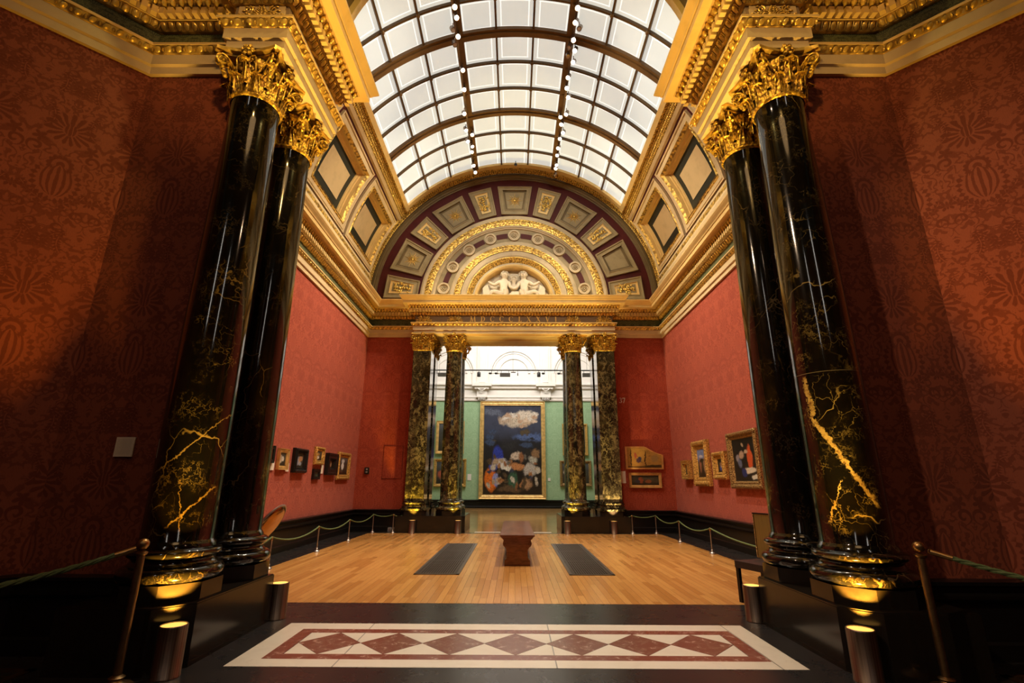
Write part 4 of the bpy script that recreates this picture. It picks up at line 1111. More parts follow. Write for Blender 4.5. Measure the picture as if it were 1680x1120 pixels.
big = canvas('large_dark_canvas', [(0,(.03,.018,.01)),(.25,(.018,.012,.009)),(.55,(.02,.018,.02)),(.75,(.05,.055,.09)),(1,(.05,.052,.08))], [
  (.70,.87,.24,.075,(.75,.62,.50),.7),(.50,.83,.20,.08,(.62,.50,.38),.8),(.36,.84,.12,.06,(.50,.36,.26),.8),(.75,.80,.10,.05,(.60,.42,.28),.7),(.80,.635,.30,.05,(.09,.13,.28),.8),(.15,.92,.20,.05,(.12,.13,.18),.8),
  (.25,.42,.10,.13,(.035,.05,.33),.6),(.33,.34,.13,.07,(.62,.55,.52),.6),(.40,.30,.11,.035,(.80,.70,.58),.6),(.12,.16,.10,.14,(.75,.17,.02),.5),(.16,.31,.07,.07,(.06,.07,.30),.6),(.22,.16,.06,.07,(.30,.30,.55),.6),
  (.60,.30,.12,.05,(.55,.22,.08),.7),(.56,.42,.10,.05,(.62,.46,.34),.8),(.80,.26,.12,.08,(.50,.42,.36),.7),(.86,.38,.09,.05,(.48,.42,.33),.8),(.50,.15,.10,.10,(.05,.11,.06),.6),(.74,.12,.10,.06,(.45,.24,.12),.8),(.90,.46,.08,.06,(.28,.15,.07),.8),(.45,.06,.22,.04,(.14,.08,.04),.8)] + SMALL, .055)
framed('large_painting', 'huge dark upright painting in a gilt frame on the green wall, seen through the opening', (-.13,30.97,3.49), 0, 4.10, 5.93, .26, .16, 'gilt_frame_plain', big)
def can(seed, cols):
    r = random.Random(seed); bl = []
    for c in cols + cols[:2]: bl.append((r.uniform(.25,.75), r.uniform(.2,.75), r.uniform(.14,.28), r.uniform(.12,.24), c, .6))
    return canvas('small_canvas', [(0,(.035,.024,.014)),(.6,(.05,.045,.04)),(1,(.10,.10,.11))], bl, .08, .35, seed)
gx = lambda x: x
for l, x, z, w, hh, fm, cols, sd in (
    ('gilt upright painting on the green wall at left, upper one behind the round column', -4.04, 4.21, 1.76, 2.02, 'gilt_frame_plain', [(.62,.12,.04),(.55,.30,.18),(.10,.06,.04)], 3),
    ('ornate gilt painting on the green wall at left, lower one behind the round column', -3.97, 2.06, 2.0, 1.66, 'gilt_frame', [(.60,.14,.05),(.45,.10,.05),(.2,.1,.06)], 4),
    ('gilt upright painting on the green wall at right, upper one behind the round column', 3.79, 4.09, 1.58, 1.95, 'gilt_frame', [(.30,.20,.12),(.25,.12,.05),(.4,.3,.2)], 5),
    ('reddish framed painting on the green wall at right, lower one behind the round column', 3.76, 2.05, 1.94, 1.52, 'dark_gilt', [(.75,.38,.10),(.62,.52,.40),(.25,.10,.05)], 6)):
    framed('wall_painting', l, (x,30.97,z), 0, w, hh, .17, .12, fm, can(sd, cols), None, 'ornate' if fm != 'gilt_frame_plain' else 'flat')
lab_m = mat('printed_card', lambda h: dict(color=h.mix((.88,.74,.55), (.30,.25,.2), h.st(h.abs(h.fr(h.xyz(h.coord('Generated'))[2]*15.0)-.5), .36, .44)*h.st(h.abs(h.xyz(h.coord('Generated'))[0]-.46), .40, .38)*h.st(h.noise(h.coord('Generated'), 30, 2), .40, .5)*h.st(h.abs(h.xyz(h.coord('Generated'))[2]-.5), .42, .40)*.75), rough=.7))
def card(label, loc, rz, w, h, group=None, m=None):
    t = MB().box(-w/2, w/2, -.012, 0, -h/2, h/2).build('wall_label', m or M['paper'], None); t.location = loc; t.rotation_euler = (0,0,rz)
    return tag(t, label, 'label', group)
for x, z, w, hh, l in ((-2.77,1.80,.23,.37,'white card on the green wall, left of the huge painting'), (2.13,1.68,.15,.18,'small white card on the green wall, right of the huge painting')):
    card(l, (x,30.99,z), 0, w, hh)
card('cream printed card on the dark red wall, left of the near left columns', (-3.94,4.985,1.828), 0, .187, .193, None, lab_m)
LW, RW = -WL+.0, WL
r90 = pi/2
def lw(name, label, y0, y1, z0, z1, fw, d, fm, cm, style): return framed(name, label, (-WL+.005, (y0+y1)/2, (z0+z1)/2), r90, y1-y0, z1-z0, fw, d, fm, cm, None, style)
def rw(name, label, y0, y1, z0, z1, fw, d, fm, cm, style): return framed(name, label, (WL-.005, (y0+y1)/2, (z0+z1)/2), -r90, y1-y0, z1-z0, fw, d, fm, cm, None, style)
lw('framed_painting', 'black framed picture at the left, mostly hidden by the dark column', 10.0, 10.74, 1.88, 2.24, .09, .07, 'black_frame', can(11, [(.3,.15,.1)]), 'box')
lw('framed_painting', 'small bright yellow gilt framed picture on the left red wall', 10.95, 11.42, 1.75, 2.21, .09, .08, 'gilt_frame_plain', can(12, [(.65,.55,.45),(.45,.35,.28),(.7,.65,.6)]), 'flat')
lw('framed_painting', 'black carved frame round a bluish picture on the left red wall', 11.72, 12.40, 1.70, 2.27, .13, .12, 'black_frame', can(13, [(.25,.30,.50),(.55,.30,.16),(.30,.36,.5),(.6,.45,.35)]), 'ornate')
lw('framed_painting', 'small carved gilt frame on the left wall, upper one of a stacked pair', 12.97, 13.55, 1.93, 2.39, .11, .09, 'gilt_frame', can(14, [(.75,.78,.80),(.50,.30,.08),(.14,.10,.06)]), 'ornate')
lw('framed_painting', 'tiny black framed picture on the left wall, lower one of a stacked pair', 12.98, 13.42, 1.555, 1.82, .08, .06, 'black_frame', can(15, [(.16,.10,.07),(.10,.12,.08)]), 'box')
lw('framed_painting', 'plain black box frame round a slim standing figure on the left wall', 13.79, 14.56, 1.68, 2.27, .20, .11, 'black_frame', canvas('slim_canvas', [(0,(.012,.009,.008)),(1,(.016,.012,.010))], [(.45,.5,.16,.40,(.42,.24,.13),.5),(.45,.85,.1,.08,(.5,.35,.25),.5)], .04), 'box')
lw('framed_painting', 'carved gilt frame with white centre on the left wall, next to the corner', 14.70, 15.75, 1.555, 2.355, .15, .09, 'gilt_frame', canvas('white_centre_canvas', [(0,(.02,.012,.008)),(.6,(.04,.04,.035)),(1,(.10,.10,.11))], [(.42,.48,.16,.24,(.85,.85,.88),.5),(.45,.80,.18,.12,(.65,.68,.75),.8),(.35,.22,.2,.1,(.10,.07,.04),.8)], .07), 'ornate')
for y, z, w, hh, l in ((10.78,1.825,.16,.185,'white card beside the hidden black frame on the left wall'), (11.50,1.815,.17,.19,'white card between the yellow gilt frame and the black carved frame'), (12.47,1.805,.13,.19,'white card right of the black carved frame'), (13.60,1.90,.14,.38,'tall white card right of the stacked pair'), (15.80,1.78,.10,.19,'white card right of the white-centred frame')):
    card(l, (-WL+.012, y, z), r90, w, hh)
rw('framed_painting', 'smallest gilt framed dark picture on the right wall, nearest the corner', 14.85, 15.45, 1.61, 2.16, .14, .14, 'gilt_frame', can(21, [(.10,.08,.06),(.3,.2,.1)]), 'box')
rw('framed_painting', 'tall carved gilt frame with a blue sky picture on the right wall', 13.40, 14.48, 1.42, 2.65, .24, .14, 'gilt_frame', canvas('blue_sky_canvas', [(0,(.02,.015,.01)),(.5,(.05,.04,.025)),(.75,(.18,.26,.55)),(1,(.22,.30,.62))], [(.3,.45,.13,.3,(.35,.14,.09),.7),(.75,.45,.10,.3,(.36,.20,.13),.7),(.5,.6,.3,.07,(.03,.03,.02),.8),(.45,.75,.25,.05,(.6,.62,.68),.9)], .06), 'ornate')
rw('framed_painting', 'small carved gilt frame with a blue spot, between the tall and the big frames', 12.34, 13.04, 1.59, 2.27, .18, .14, 'gilt_frame', canvas('blue_spot_canvas', [(0,(.02,.014,.01)),(1,(.02,.018,.014))], [(.45,.30,.2,.2,(.05,.08,.38),.6),(.5,.6,.18,.15,(.35,.2,.12),.7),(.6,.42,.12,.1,(.65,.5,.4),.6)], .06), 'ornate')
bigr = canvas('dark_group_canvas', [(0,(.02,.014,.01)),(.3,(.016,.012,.010)),(1,(.012,.011,.010))], [(.72,.52,.12,.32,(.62,.10,.03),.6),(.66,.24,.30,.07,(.72,.62,.50),.6),(.85,.09,.14,.06,(.70,.64,.55),.6),(.42,.20,.12,.12,(.03,.035,.15),.6),(.38,.62,.12,.09,(.45,.30,.22),.8),(.20,.55,.09,.10,(.30,.26,.30),.8),(.58,.68,.09,.06,(.55,.40,.28),.8),(.45,.86,.04,.05,(.42,.30,.2),.7),(.28,.42,.1,.12,(.12,.14,.24),.8)], .05)
rw('framed_painting', 'big dark picture with red and white forms on the right wall by the column', 10.62, 12.09, 1.38, 2.66, .17, .12, 'dark_gilt', bigr, 'ornate')
for y, z, w, l in ((14.62,1.80,.15,'white card left of the tall gilt frame on the right wall'), (13.15,1.80,.20,'white card right of the tall gilt frame'), (12.19,1.81,.11,'white card left of the big dark picture')):
    card(l, (WL-.012, y, z), -r90, w, .19)
# harpsichord-lid painting on the far wall and the panel under it
t = thing('lid_painting', 'yellow painting shaped like a sloping instrument lid on the far right red wall', 'painting', (4.27,YF-.004,2.28))
lid = [(-.605,-.345),(.625,-.345),(.645,.115),(.45,.17),(.25,.27),(.10,.36),(.02,.385),(-.605,.385)]
ins = [(x*.90, z*.86+.005) for x, z in lid]
TF = lambda x, z, d: (x, -d, z)
MB().prism(lid, 0, .07, TF).build('lid_frame', M['gilt_frame_plain'], t)
MB().prism(ins, .068, .078, TF).build('painted_panel', canvas('yellow_lid_canvas', [(0,(.06,.035,.012)),(.12,(.44,.25,.06)),(1,(.50,.30,.07))], [(.10,.5,.02,.5,(.05,.03,.012),.6),(.52,.4,.022,.5,(.05,.03,.012),.6),(.24,.62,.05,.16,(.45,.12,.07),.6),(.36,.42,.06,.16,(.05,.055,.12),.6),(.3,.35,.07,.14,(.10,.06,.10),.7),(.75,.08,.3,.06,(.05,.035,.015),.8),(.80,.45,.12,.2,(.40,.27,.10),.8)], .05), t)
framed('lid_panel_painting', 'wide low painting hanging under the lid-shaped one', (4.275,YF-.004,1.585), 0, 1.05, .47, .085, .07, 'gilt_frame_plain', canvas('wide_canvas', [(0,(.035,.025,.012)),(.5,(.08,.075,.045)),(1,(.06,.06,.05))], [(.34,.5,.10,.35,(.42,.12,.05),.7),(.62,.38,.12,.2,(.32,.12,.05),.7),(.22,.4,.1,.2,(.07,.07,.09),.7),(.6,.65,.3,.08,(.14,.13,.09),.9)], .06))
card('white card beside the lid painting, next to the far right pier', (3.555,YF-.002,1.68), 0, .185, .38)
T_ = lambda x, z, d: (x, -.006 - .012*d, z)
b = MB(); w3 = glyph(b, '3', 0, .175); glyph(b, '7', w3+.02, .175)
t = b.build('room_number', mat('white_numeral_paint', paint((.95,.92,.88), .01, .5)), None); t.location = (3.58,YF,4.13); tag(t, 'white room number 37 on the red wall beside the far right pier', 'room number')
# access panel, alarm unit and floor sockets on the far left wall
t = thing('access_panel', 'red cloth-covered access panel in the far left wall', 'panel', (-4.05,YF-.002,2.13))
MB().box(-.315, .315, -.018, 0, -.52, .52).build('panel_door', M['damask'], t)
b = MB()
for q in ((-.325,.325,.52,.53),(-.325,.325,-.53,-.52),(-.325,-.315,-.53,.53),(.315,.325,-.53,.53)): b.box(q[0], q[1], -.012, 0, q[2], q[3])
b.build('shadow_gap', M['maroon'], t)
t = thing('wall_sensor', 'small black control unit on the far left red wall', 'wall device', (-4.88,YF-.002,1.85))
MB().prism([(-.06,-.11),(.06,-.11),(.075,-.09),(.075,.09),(.06,.11),(-.06,.11),(-.075,.09),(-.075,-.09)], 0, .05, TF).build('housing', M['black_metal'], t)
b = MB(); b.oball((0,-.05,.045), (.03,0,0), (0,.012,0), (0,0,.03)); b.box(-.03, .03, -.055, -.05, -.06, -.02); b.build('grey_buttons', M['grey_plastic'], t)
for k, l in ((0, 'grey floor socket box near the far left post, left one'), (1, 'grey floor socket box near the far left post, middle one'), (2, 'grey floor socket box near the far left post, right one')):
    t = thing('socket_box', l, 'socket box', (-3.93 + .125*k, 16.30, 0), 0, 'grey socket boxes on the floor')
    MB().prism([(-.05,0),(.05,0),(.05,.115),(.042,.125),(-.042,.125),(-.05,.115)], -.04, .04, lambda x, z, d: (x, d, z)).build('box_body', M['grey_plastic'], t)
    MB().box(-.032, .032, -.046, -.04, .03, .095).build('cover_plate', M['steel'], t)

# ================================================================ RELIEF SCULPTURE IN THE LUNETTE
def skin(name, V_, E_, R, parent, m, sub=2):
    me = bpy.data.meshes.new(name); me.from_pydata(V_, E_, []); me.materials.append(m)
    o = bpy.data.objects.new(name, me); COL.objects.link(o); o.parent = parent
    bm = bmesh.new(); bm.from_mesh(me); ly = bm.verts.layers.skin.verify(); bm.verts.ensure_lookup_table()
    for i, r in enumerate(R): bm.verts[i][ly].radius = (r, r)
    bm.verts[0][ly].use_root = True
    bm.to_mesh(me); bm.free()
    a = o.modifiers.new('skin', 'SKIN'); a.use_smooth_shade = True; a.branch_smoothing = .4
    s_ = o.modifiers.new('sub', 'SUBSURF'); s_.levels = sub; s_.render_levels = sub
    return o
def cherub(label, sx, cx):
    t = thing('cherub_relief', label, 'sculpture', (PX+cx, F+.20, 7.93), 0, 'seated cherubs of the lunette relief'); t.scale = (1.22,1.1,1.20)
    q = lambda x, y, z: (sx*x, y, z)
    V_ = [q(0,0,.24), q(.02,0,.42), q(.03,-.01,.60), q(.035,-.01,.72), q(.045,-.03,.80), q(.05,-.04,.93),     # pelvis chest neck head crown
          q(-.12,-.01,.62), q(-.27,-.03,.50), q(-.40,-.03,.58), q(-.47,-.04,.62),                              # outer arm, raised, hand
          q(.17,-.01,.60), q(.22,-.07,.42), q(.33,-.10,.36), q(.39,-.11,.37),                                  # inner arm
          q(-.09,-.06,.20), q(-.33,-.13,.27), q(-.43,-.10,.07), q(-.52,-.15,.03),                              # outer leg knee foot
          q(.08,-.07,.19), q(.10,-.19,.24), q(.04,-.14,.04), q(.10,-.20,.02)]
    E_ = [(0,1),(1,2),(2,3),(3,4),(4,5),(2,6),(6,7),(7,8),(8,9),(2,10),(10,11),(11,12),(12,13),(0,14),(14,15),(15,16),(16,17),(0,18),(18,19),(19,20),(20,21)]
    R = [.13,.125,.115,.06,.120,.10, .07,.055,.042,.035, .07,.055,.042,.035, .105,.085,.055,.04, .105,.085,.055,.04]
    o = skin('body', V_, E_, R, t, M['sculpt'])
    b = MB(); b.oball(q(.055,-.13,.845), (.018,0,0), (0,.03,0), (0,0,.03)); b.oball(q(.055,-.125,.79), (.03,0,0), (0,.015,0), (0,0,.010))
    for k in (-1, 1): b.oball(q(.05+k*.045,-.125,.875), (.018,0,0), (0,.012,0), (0,0,.011)); b.oball(q(.045+k*.115,-.03,.84), (.02,0,0), (0,.03,0), (0,0,.035))
    b.build('face_features', M['sculpt'], t, True)
    b = MB(); r_ = random.Random(4)
    for k in range(22):
        a = r_.uniform(-.2, pi+.2); e = r_.uniform(-.3, 1.3); b.ball(q(.047+.11*cos(a)*cos(e*.6), -.03-.09*sin(e)*.6+.03, .885+.075*sin(a)), .032, 6, 4)
    b.build('curly_hair', M['sculpt'], t, True)
    return t
cherub('white cherub seated at the left of the lunette relief, arm stretched outward', 1, -.40)
cherub('white cherub seated at the right of the lunette relief, arm stretched outward', -1, .40)
t = thing('bust_relief', 'small white head on a draped bust between the two cherubs', 'sculpture', (PX,F+.25,7.97))
skin('bust', [(0,0,.28),(0,0,.48),(0,-.01,.66),(0,-.02,.76),(0,-.03,.89),(-.16,0,.52),(.16,0,.52)], [(0,1),(1,2),(2,3),(3,4),(1,5),(1,6)], [.10,.14,.055,.10,.085,.07,.07], t, M['sculpt'])
b = MB(); b.oball((0,-.125,.80), (.016,0,0), (0,.025,0), (0,0,.03))
for k in (-1, 1): b.oball((k*.04,-.12,.835), (.016,0,0), (0,.01,0), (0,0,.01)); b.oball((k*.10,-.03,.80), (.025,0,0), (0,.04,0), (0,0,.07))
for k in range(9): b.ball((.10*cos(pi*k/8), -.05, .86+.07*sin(pi*k/8)), .035, 6, 4)
b.build('face_and_hair', M['sculpt'], t, True)
t = thing('relief_plinth', 'pale stacked block with scroll under the cherubs', 'plinth', (PX,F+.16,7.90))
MB().box(-.55, .55, -.10, .12, 0, .21).build('block', M['sculpt'], t)
b = MB(); b.box(-.16, .24, -.05, .1, .21, .30); b.box(-.10, .20, -.03, .1, .30, .38); b.build('book_stack', M['sculpt'], t)
for sx, l in ((-1, 'left'), (1, 'right')):
    t = MB().prism([(sx*.78,-.02),(sx*1.12,-.02),(sx*1.17,.52),(sx*.98,.66)], 0, .10, lambda x, z, d: (x, -d, z)).build('relief_tablet', M['sculpt'], None)
    t.location = (PX, F+.33, 7.94); tag(t, 'pale tilted tablet behind the %s cherub of the relief' % l, 'tablet')

# ================================================================ CEILING SPOTLIGHTS
LS = [(-17.1,9.08),(-17.1,9.35),(-18.6,9.66),(-17.2,9.89),(-18.6,10.09),(-17.2,10.95),(-17.4,11.65),(-18.6,12.59),(-18.8,13.31),(-16.5,13.6),(-18.7,13.87),(-17.2,14.16),(-17.5,14.44),(-17.6,15.2),(-17.3,15.62)]
RS = [(17.9,9.09),(17.9,9.47),(19.3,9.61),(17.9,9.98),(17.0,10.22),(18.9,10.27),(16.9,10.51),(18.9,10.65),(17.9,11.19),(17.8,11.58),(18.9,11.91),(19.0,12.59),(16.9,12.77),(17.7,13.08),(18.8,13.44),(17.7,13.75),(17.7,14.24),(17.7,14.62),(17.8,15.15),(17.8,15.36),(17.8,15.78)]
for sg, l in ((-1, 'left'), (1, 'right')):
    c = cylp(sg*17.4, 0, VR-.16); t = thing('lighting_track', 'bronze lighting track under the %s skylight purlin' % l, 'light track', (c[0], 0, c[2]))
    MB().box(-.03, .03, 6.3, 15.8, -.02, .02).build('rail', M['bronze'], t)
c = cylp(.4, 15.72, VR-.06)
t = thing('ceiling_sensor', 'tiny dark sensor hanging at the far edge of the skylight, between the two tracks', 'sensor', c)
MB().lathe([(.001,-.16),(.05,-.15),(.06,-.10),(.04,-.07),(.015,-.06),(.012,.06)], 14).build('sensor_body', M['black_metal'], t, True)
b = MB(); b.lathe([(.03,-.172),(.035,-.16),(.03,-.15)], 12); b.build('lens_ring', M['steel'], t, True)
spot0 = None
OFF = {('L',2),('L',4),('R',2),('R',4),('R',6),('R',20)}
NUMS = ['first','second','third','fourth','fifth','sixth','seventh','eighth','ninth','tenth','eleventh','twelfth','thirteenth','fourteenth','fifteenth','sixteenth','seventeenth','eighteenth','nineteenth','twentieth','last']
def spot(nm, th, y, label, group, lit, aim):
    global spot0
    c = cylp(th, y, VR-.34); d = (Vector(aim) - Vector(c)).normalized()
    t = thing('track_spotlight', label, 'spotlight', c, 0, group)
    s_ = d.cross(Vector((0,1,.2))).normalized(); u = s_.cross(d)
    M4 = Matrix((s_, u, d)).transposed().to_4x4()
    if spot0 is None:
        a = MB().lathe([(.001,-.13),(.045,-.13),(.06,-.10),(.06,.03),(.066,.06),(.060,.06),(.055,.03)], 16, cap=False)
        h_ = MB().lathe([(.001,.035),(.054,.035),(.05,.05),(.001,.058)], 16, cap=False)
        s0 = MB().box(-.012, .012, -.012, .012, -.02, .20)
        spot0 = tuple(q.build(n, M[m], None, True) for q, n, m in ((a,'lamp_housing','bronze'),(h_,'lamp_face','bulb'),(s0,'stem','bronze')))
        objs = spot0
    else:
        objs = [q.copy() for q in spot0]
        for q in objs: COL.objects.link(q)
    for i, q in enumerate(objs):
        q.parent = t; q.matrix_local = M4 if i < 2 else Matrix.Identity(4)
        if i == 1 and not lit: q.material_slots[0].link = 'OBJECT'; q.material_slots[0].material = M['steel']
for nm, arr, gl, sd in (('L', LS, 'spotlights on the left track', 'left'), ('R', RS, 'spotlights on the right track', 'right')):
    for i, (th, y) in enumerate(arr):
        sgn = -1 if nm == 'L' else 1
        lit = (nm, i) not in OFF
        aim = (sgn*-2.2*(1 if i % 3 else -.6), y - 6.0 + (i*5 % 7)*.5, 2.0)
        spot(nm, th, y, '%s spotlight on the %s track, %s from the near end' % ('small lit' if lit else 'small unlit', sd, NUMS[i]), gl, lit, aim)

# ================================================================ GREEN ROOM BEYOND THE OPENING
YG = 31.0
struct(MB().box(-11, 11, YG, YG+.3, 0, 6.5).build('wall_green', M['damask_green']))
struct(MB().box(-11, 11, YG-.01, YG+.3, 6.5, 13).build('wall_green_upper', M['plaster']))
for sg, nm in ((-1, 'left'), (1, 'right')):
    a, c = sorted((sg*10.7, sg*11)); struct(MB().box(a, c, FPY1, YG, 0, 6.5).build('wall_green_side_'+nm, M['damask_green'])); struct(MB().box(a, c, FPY1, YG, 6.5, 13).build('wall_green_side_upper_'+nm, M['plaster']))
    a, c = sorted((sg*11, sg*3.5)); struct(MB().box(a, c, FPY1, FPY1+.12, 0, 13).build('wall_green_front_'+nm, M['damask_green']))
struct(MB().box(-11, 11, FPY1, YG, 13, 13.2).build('ceiling_green_room', M['plaster']))
struct(sweep(MB(), [(-10.7,YG),(10.7,YG)], [(0,0),(.10,0),(.10,.10),(.07,.12),(.07,.36),(.11,.40),(.11,.46),(.06,.48),(0,.49)]).build('baseboard_green', M['black_dado']))
cg = sroot('trim_1')
for part, m, pr in (('picture_rail', 'plaster_line', [(0,6.50),(.05,6.50),(.06,6.56),(.02,6.62),(0,6.62)]), ('string_course', 'plaster', [(0,6.72),(.04,6.72),(.04,6.80),(0,6.82)]), ('cornice_moulding', 'plaster', [(0,7.28),(.10,7.30),(.12,7.36),(.12,7.42),(.22,7.52),(.22,7.60),(.05,7.66),(0,7.66)])):
    sweep(MB(), [(-10.7,YG-.01),(10.7,YG-.01)], pr).build(part, M[m], cg)
b = MB(); b2 = MB()
for k in (-2, -1, 0, 1, 2):
    cx = -.06 + 4.09*k
    for R, d in ((1.50,.10),(1.36,.05),(1.0,.07)):
        n = 36; vs = []
        for i in range(n+1):
            a = RAD(-90 + 180*i/n)
            for rr_2, dd in ((R+.07,0),(R+.05,d),(R-.05,d),(R-.07,0)): vs.append((cx+rr_2*sin(a), YG-.01-dd, 8.32+rr_2*cos(a)))
        b.add(vs, [(i*4+j, i*4+j+1, (i+1)*4+j+1, (i+1)*4+j) for i in range(n) for j in range(3)])
    for sx in (-1, 1): b.box(cx+sx*1.5-.10, cx+sx*1.5+.10, YG-.09, YG-.01, 7.66, 8.32)
for k in (-2, -1, 0, 1, 2, 3):
    cx = -2.105 + 4.09*k
    for o, w, z0, z1, d in ((0,.34,7.66,13,.10),(0,.20,7.7,13,.16),(0,.62,7.42,7.62,.40),(0,.46,7.25,7.42,.30),(0,.32,6.78,7.25,.16),(0,.36,6.72,6.79,.19)): b2.box(cx-w, cx+w, YG-.01-d, YG-.01, z0, z1)
    for q in range(5): b2.box(cx-.22+.10*q, cx-.18+.10*q, YG-.20, YG-.01, 6.56, 6.72)
    b2.tube([(cx-.30+.60*i/12, YG-.33, 7.30-.16*sin(pi*i/12)) for i in range(13)], .03, 6)
b.build('blind_arches', M['plaster'], cg); b2.build('pilasters_and_brackets', M['plaster'], cg)
rl = thing('light_rail', 'thin dark lighting rail hung across the white upper wall, beyond the opening', 'light rail', (-.1,27,7.62))
MB().box(-5.5, 5.5, -.025, .025, -.03, .03).build('rail', M['black_metal'], rl)
b = MB()
for x in (-4.2, 0, 4.2): b.box(x-.008, x+.008, -.008, .008, .03, 5.38)
b.build('hanger', M['steel'], rl)
for i, (x, l) in enumerate(((-2.034,'black can spotlight on the far rail, left of the box fitting'), (1.362,'black can spotlight on the far rail, near the right column'))):
    t = thing('can_spotlight', l, 'spotlight', (x,27,7.38)); MB().lathe([(.001,-.13),(.10,-.13),(.10,.10),(.06,.14),(.02,.15)], 16).build('can', M['black_metal'], t, True); MB().box(-.012, .012, -.012, .012, .14, .22).build('stem', M['black_metal'], t)
for i, (x, l) in enumerate(((-1.376,'first from the left can'), (-1.046,'close left of the box fitting'), (1.63,'close right of the right can'), (2.515,'beside the right column'))):
    t = thing('rail_spotlight', 'small dark spotlight on the far rail, ' + l, 'spotlight', (x,27,7.44), 0, 'small rail spotlights')
    b = MB(); b.oball((-.02,0,0), (.09,0,0), (0,.07,0), (0,0,.06), 10, 6); b.build('head', M['black_metal'], t, True); MB().box(.05, .075, -.012, .012, -.05, .15).build('stem', M['black_metal'], t)
for i, (x, l) in enumerate(((-.551,'grey box floodlight in the middle of the far rail'), (-4.07,'grey box floodlight on the far rail, between the left pier and column'), (4.13,'grey box floodlight on the far rail, between the right column and pier'))):
    t = thing('box_floodlight', l, 'floodlight', (x,27,7.36)); MB().box(-.29, .29, -.10, .10, -.10, .09).build('housing', mat('grey_housing', paint((.10,.085,.07))), t); b = MB(); b.box(-.22, -.20, -.01, .01, .09, .24); b.box(.20, .22, -.01, .01, .09, .24); b.build('bracket', M['black_metal'], t)
t = thing('flat_sensor', 'flat dark sensor plate hanging from the far rail', 'sensor', (-.08,27,7.50)); MB().box(-.13, .13, -.06, .06, -.015, .015).build('plate', M['black_metal'], t); MB().box(-.01, .01, -.01, .01, .015, .10).build('stem', M['black_metal'], t)
t = thing('small_camera', 'thin upright dark camera hanging from the far rail', 'camera', (.17,27,7.40)); MB().box(-.025, .025, -.04, .04, -.09, .05).build('body', M['black_metal'], t); MB().box(-.01, .01, -.01, .01, .05, .20).build('stem', M['black_metal'], t)

# ================================================================ LIGHTS
def lamp(kind, name, loc, energy, col=(1,.8,.55), aim=None, **kw):
    l = bpy.data.lights.new(name, kind); l.energy = energy; l.color = col
    for k, v in kw.items(): setattr(l, k, v)
    o = bpy.data.objects.new(name, l); COL.objects.link(o); o.location = loc
    if aim is not None: o.rotation_euler = (Vector(aim)-Vector(loc)).to_track_quat('-Z', 'Y').to_euler()
    return o
WARM, AMB = (1,.78,.50), (1,.48,.045)
def sp(loc, aim, e, ang=60, col=WARM, r=.06, blend=.6, name='spot_lamp'): return lamp('SPOT', name, loc, e, col, aim, spot_size=RAD(ang), spot_blend=blend, shadow_soft_size=r)
# room 37: track lamps washing the walls, floor and lunette
for sg in (-1, 1):
    for y in (9.2, 11.4, 13.6):
        c = cylp(sg*17.5, y, VR-.45)
        sp(c, (-sg*5.25, y+.6, 3.0), 1120, 60, (1,.84,.62), .08)
    c = cylp(sg*17.5, 10.4, VR-.45); sp(c, (sg*1.2, 12.0, 0), 1700, 60, (1,.86,.64), .08)
    c = cylp(sg*17.5, 8.2, VR-.45); sp(c, (sg*1.0, 8.6, 0), 1300, 60, (1,.86,.64), .08)
    c = cylp(sg*17.5, 9.0, VR-.45); sp(c, (sg*1.5, 16.6, 10.0), 760, 50, (1,.88,.68), .08)
    c = cylp(sg*17.5, 12.6, VR-.45); sp(c, (sg*1.5, 16.2, 7.9), 900, 38, (1,.84,.56), .08)
    c = cylp(sg*17.5, 13.0, VR-.45); sp(c, (sg*4.2, 16.6, 2.2), 50, 36, (1,.75,.5), .08)
    for y in (9.0, 13.0): c = cylp(sg*17.5, y, VR-.45); sp(c, (-sg*5.1, y+1.4, 9.1), 1150, 60, (1,.84,.58), .08)
# bollards
for x, y, tx, ty, e in ((-2.795,4.45,-3.10,4.76,460),(2.795,4.45,3.10,4.76,540),(-2.735,6.19,-3.19,5.83,120),(2.735,6.19,3.19,5.83,120)):
    if y > 5: sp((x,y,.40), (x*.97,5.6,7.4), 1700, 44, (1,.66,.16), .03, .5, 'uplight_lamp')
    else: sp((x,y,.40), (x*1.04,4.45,7.0), 900, 36, (1,.62,.14), .03, .5, 'uplight_lamp')
   
    sp((x,y,.40), (tx,ty,1.25), e, 70, AMB, .03, .45, 'uplight_lamp')
for x, tx, e, col in ((-3.14,-3.18,260,(1,.62,.06)),(-1.74,-2.0,200,(1,.62,.06)),(1.62,1.95,220,(1,.62,.08)),(3.04,3.08,260,(1,.68,.30))):
    sp((x,15.82,.41), (tx,16.2,1.3), e, 64, col, .03, .45, 'uplight_lamp')
    sp((x,15.74,.41), (x*.75,15.35,7.4), 900, 36, (1,.72,.24), .03, .6, 'uplight_lamp')
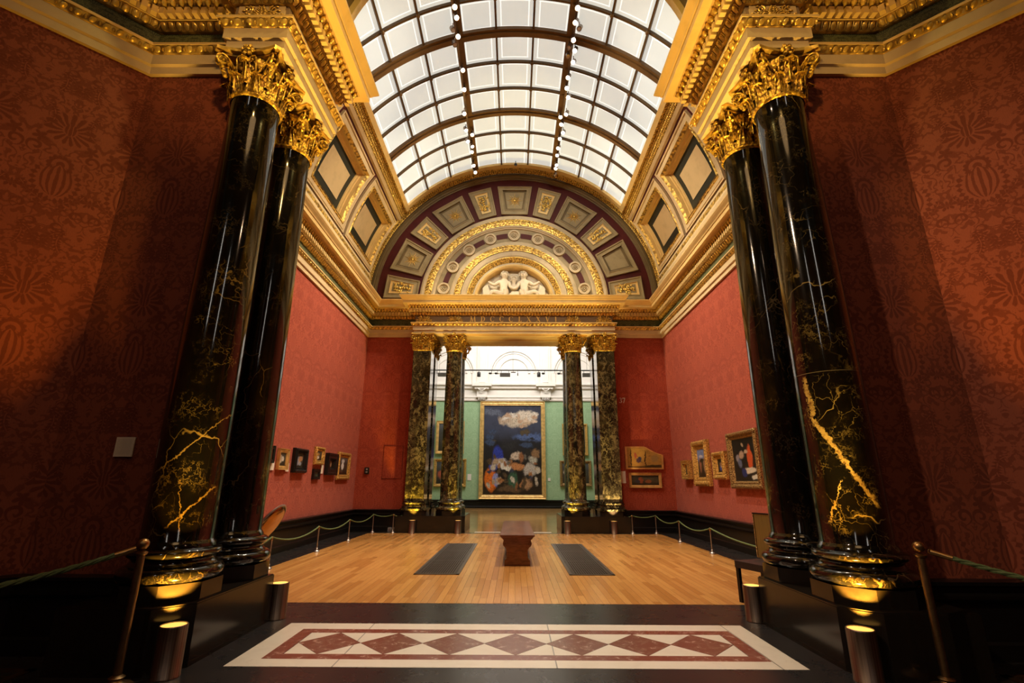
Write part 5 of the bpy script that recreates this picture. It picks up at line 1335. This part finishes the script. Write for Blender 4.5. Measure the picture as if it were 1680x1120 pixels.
# octagon dome lamps behind and above the camera, then added fill and streak strips
sp((-5.0,.4,8.6), (5.6,3.6,1.7), 1500, 40, (1,.70,.45), .10, .7)
sp((5.0,.4,8.6), (-6.6,2.6,2.0), 330, 40, (1,.60,.34), .15, .9)
sp((0,-1.5,9.5), (-3.0,4.9,7.0), 950, 26, (1,.58,.17), .25, .7); sp((0,-1.5,9.5), (3.0,4.9,7.0), 950, 26, (1,.58,.17), .25, .7)
sp((1.6,3.0,9.8), (-2.6,5.6,7.2), 700, 46, (1,.74,.24), .2, .7); sp((-1.6,3.0,9.8), (2.6,5.6,7.2), 700, 46, (1,.74,.24), .2, .7)
sp((0,1.0,10.4), (0,5.2,0), 2500, 30, (1,.88,.74), .3, .8)
lamp('AREA', 'dome_fill', (0,-1,10.4), 60, (1,.60,.26), (0,-1,0), shape='DISK', size=3.0)  # unseen soft fill, added to lift the octagon
for x in (-3.5, 3.5): lamp('AREA', 'streak_light', (x,-5.5,7.5), 26, (1,.92,.82), (x*.8,5,4), shape='RECTANGLE', size=.35, size_y=3.0)  # unseen strips, added for the bright streaks reflected in the columns
# green room
lamp('AREA', 'gallery_light', (0,24.5,12.6), 1050, (1,.95,.88), (0,25.5,0), shape='RECTANGLE', size=8, size_y=5)
lamp('AREA', 'gallery_wash', (0,26.5,12.0), 320, (1,.95,.90), (0,31,6.0), shape='RECTANGLE', size=10, size_y=1.5)
W_ = bpy.data.worlds.new('world'); S.world = W_; W_.use_nodes = True
bg = W_.node_tree.nodes['Background']; bg.inputs[0].default_value = (1,.75,.5,1); bg.inputs[1].default_value = .02

# ================================================================ CAMERA
cam = bpy.data.cameras.new('camera'); co = bpy.data.objects.new('camera', cam); COL.objects.link(co)
fpx, pitch, yaw, roll = 797.357, .28210, -.005476, .004142
cam.sensor_width = 36; cam.lens = fpx/1680*36; cam.clip_end = 100; cam.clip_start = .05
cpp, spp, cyy, syy = cos(pitch), sin(pitch), cos(yaw), sin(yaw)
fw_ = Vector((syy*cpp, cyy*cpp, spp)); rt_ = Vector((cyy, -syy, 0)); up_ = rt_.cross(fw_)
r2 = rt_*cos(roll) + up_*sin(roll); u2 = -rt_*sin(roll) + up_*cos(roll)
co.matrix_world = Matrix((r2, u2, -fw_)).transposed().to_4x4(); co.location = (-.0163, 0, 1.5)
S.camera = co
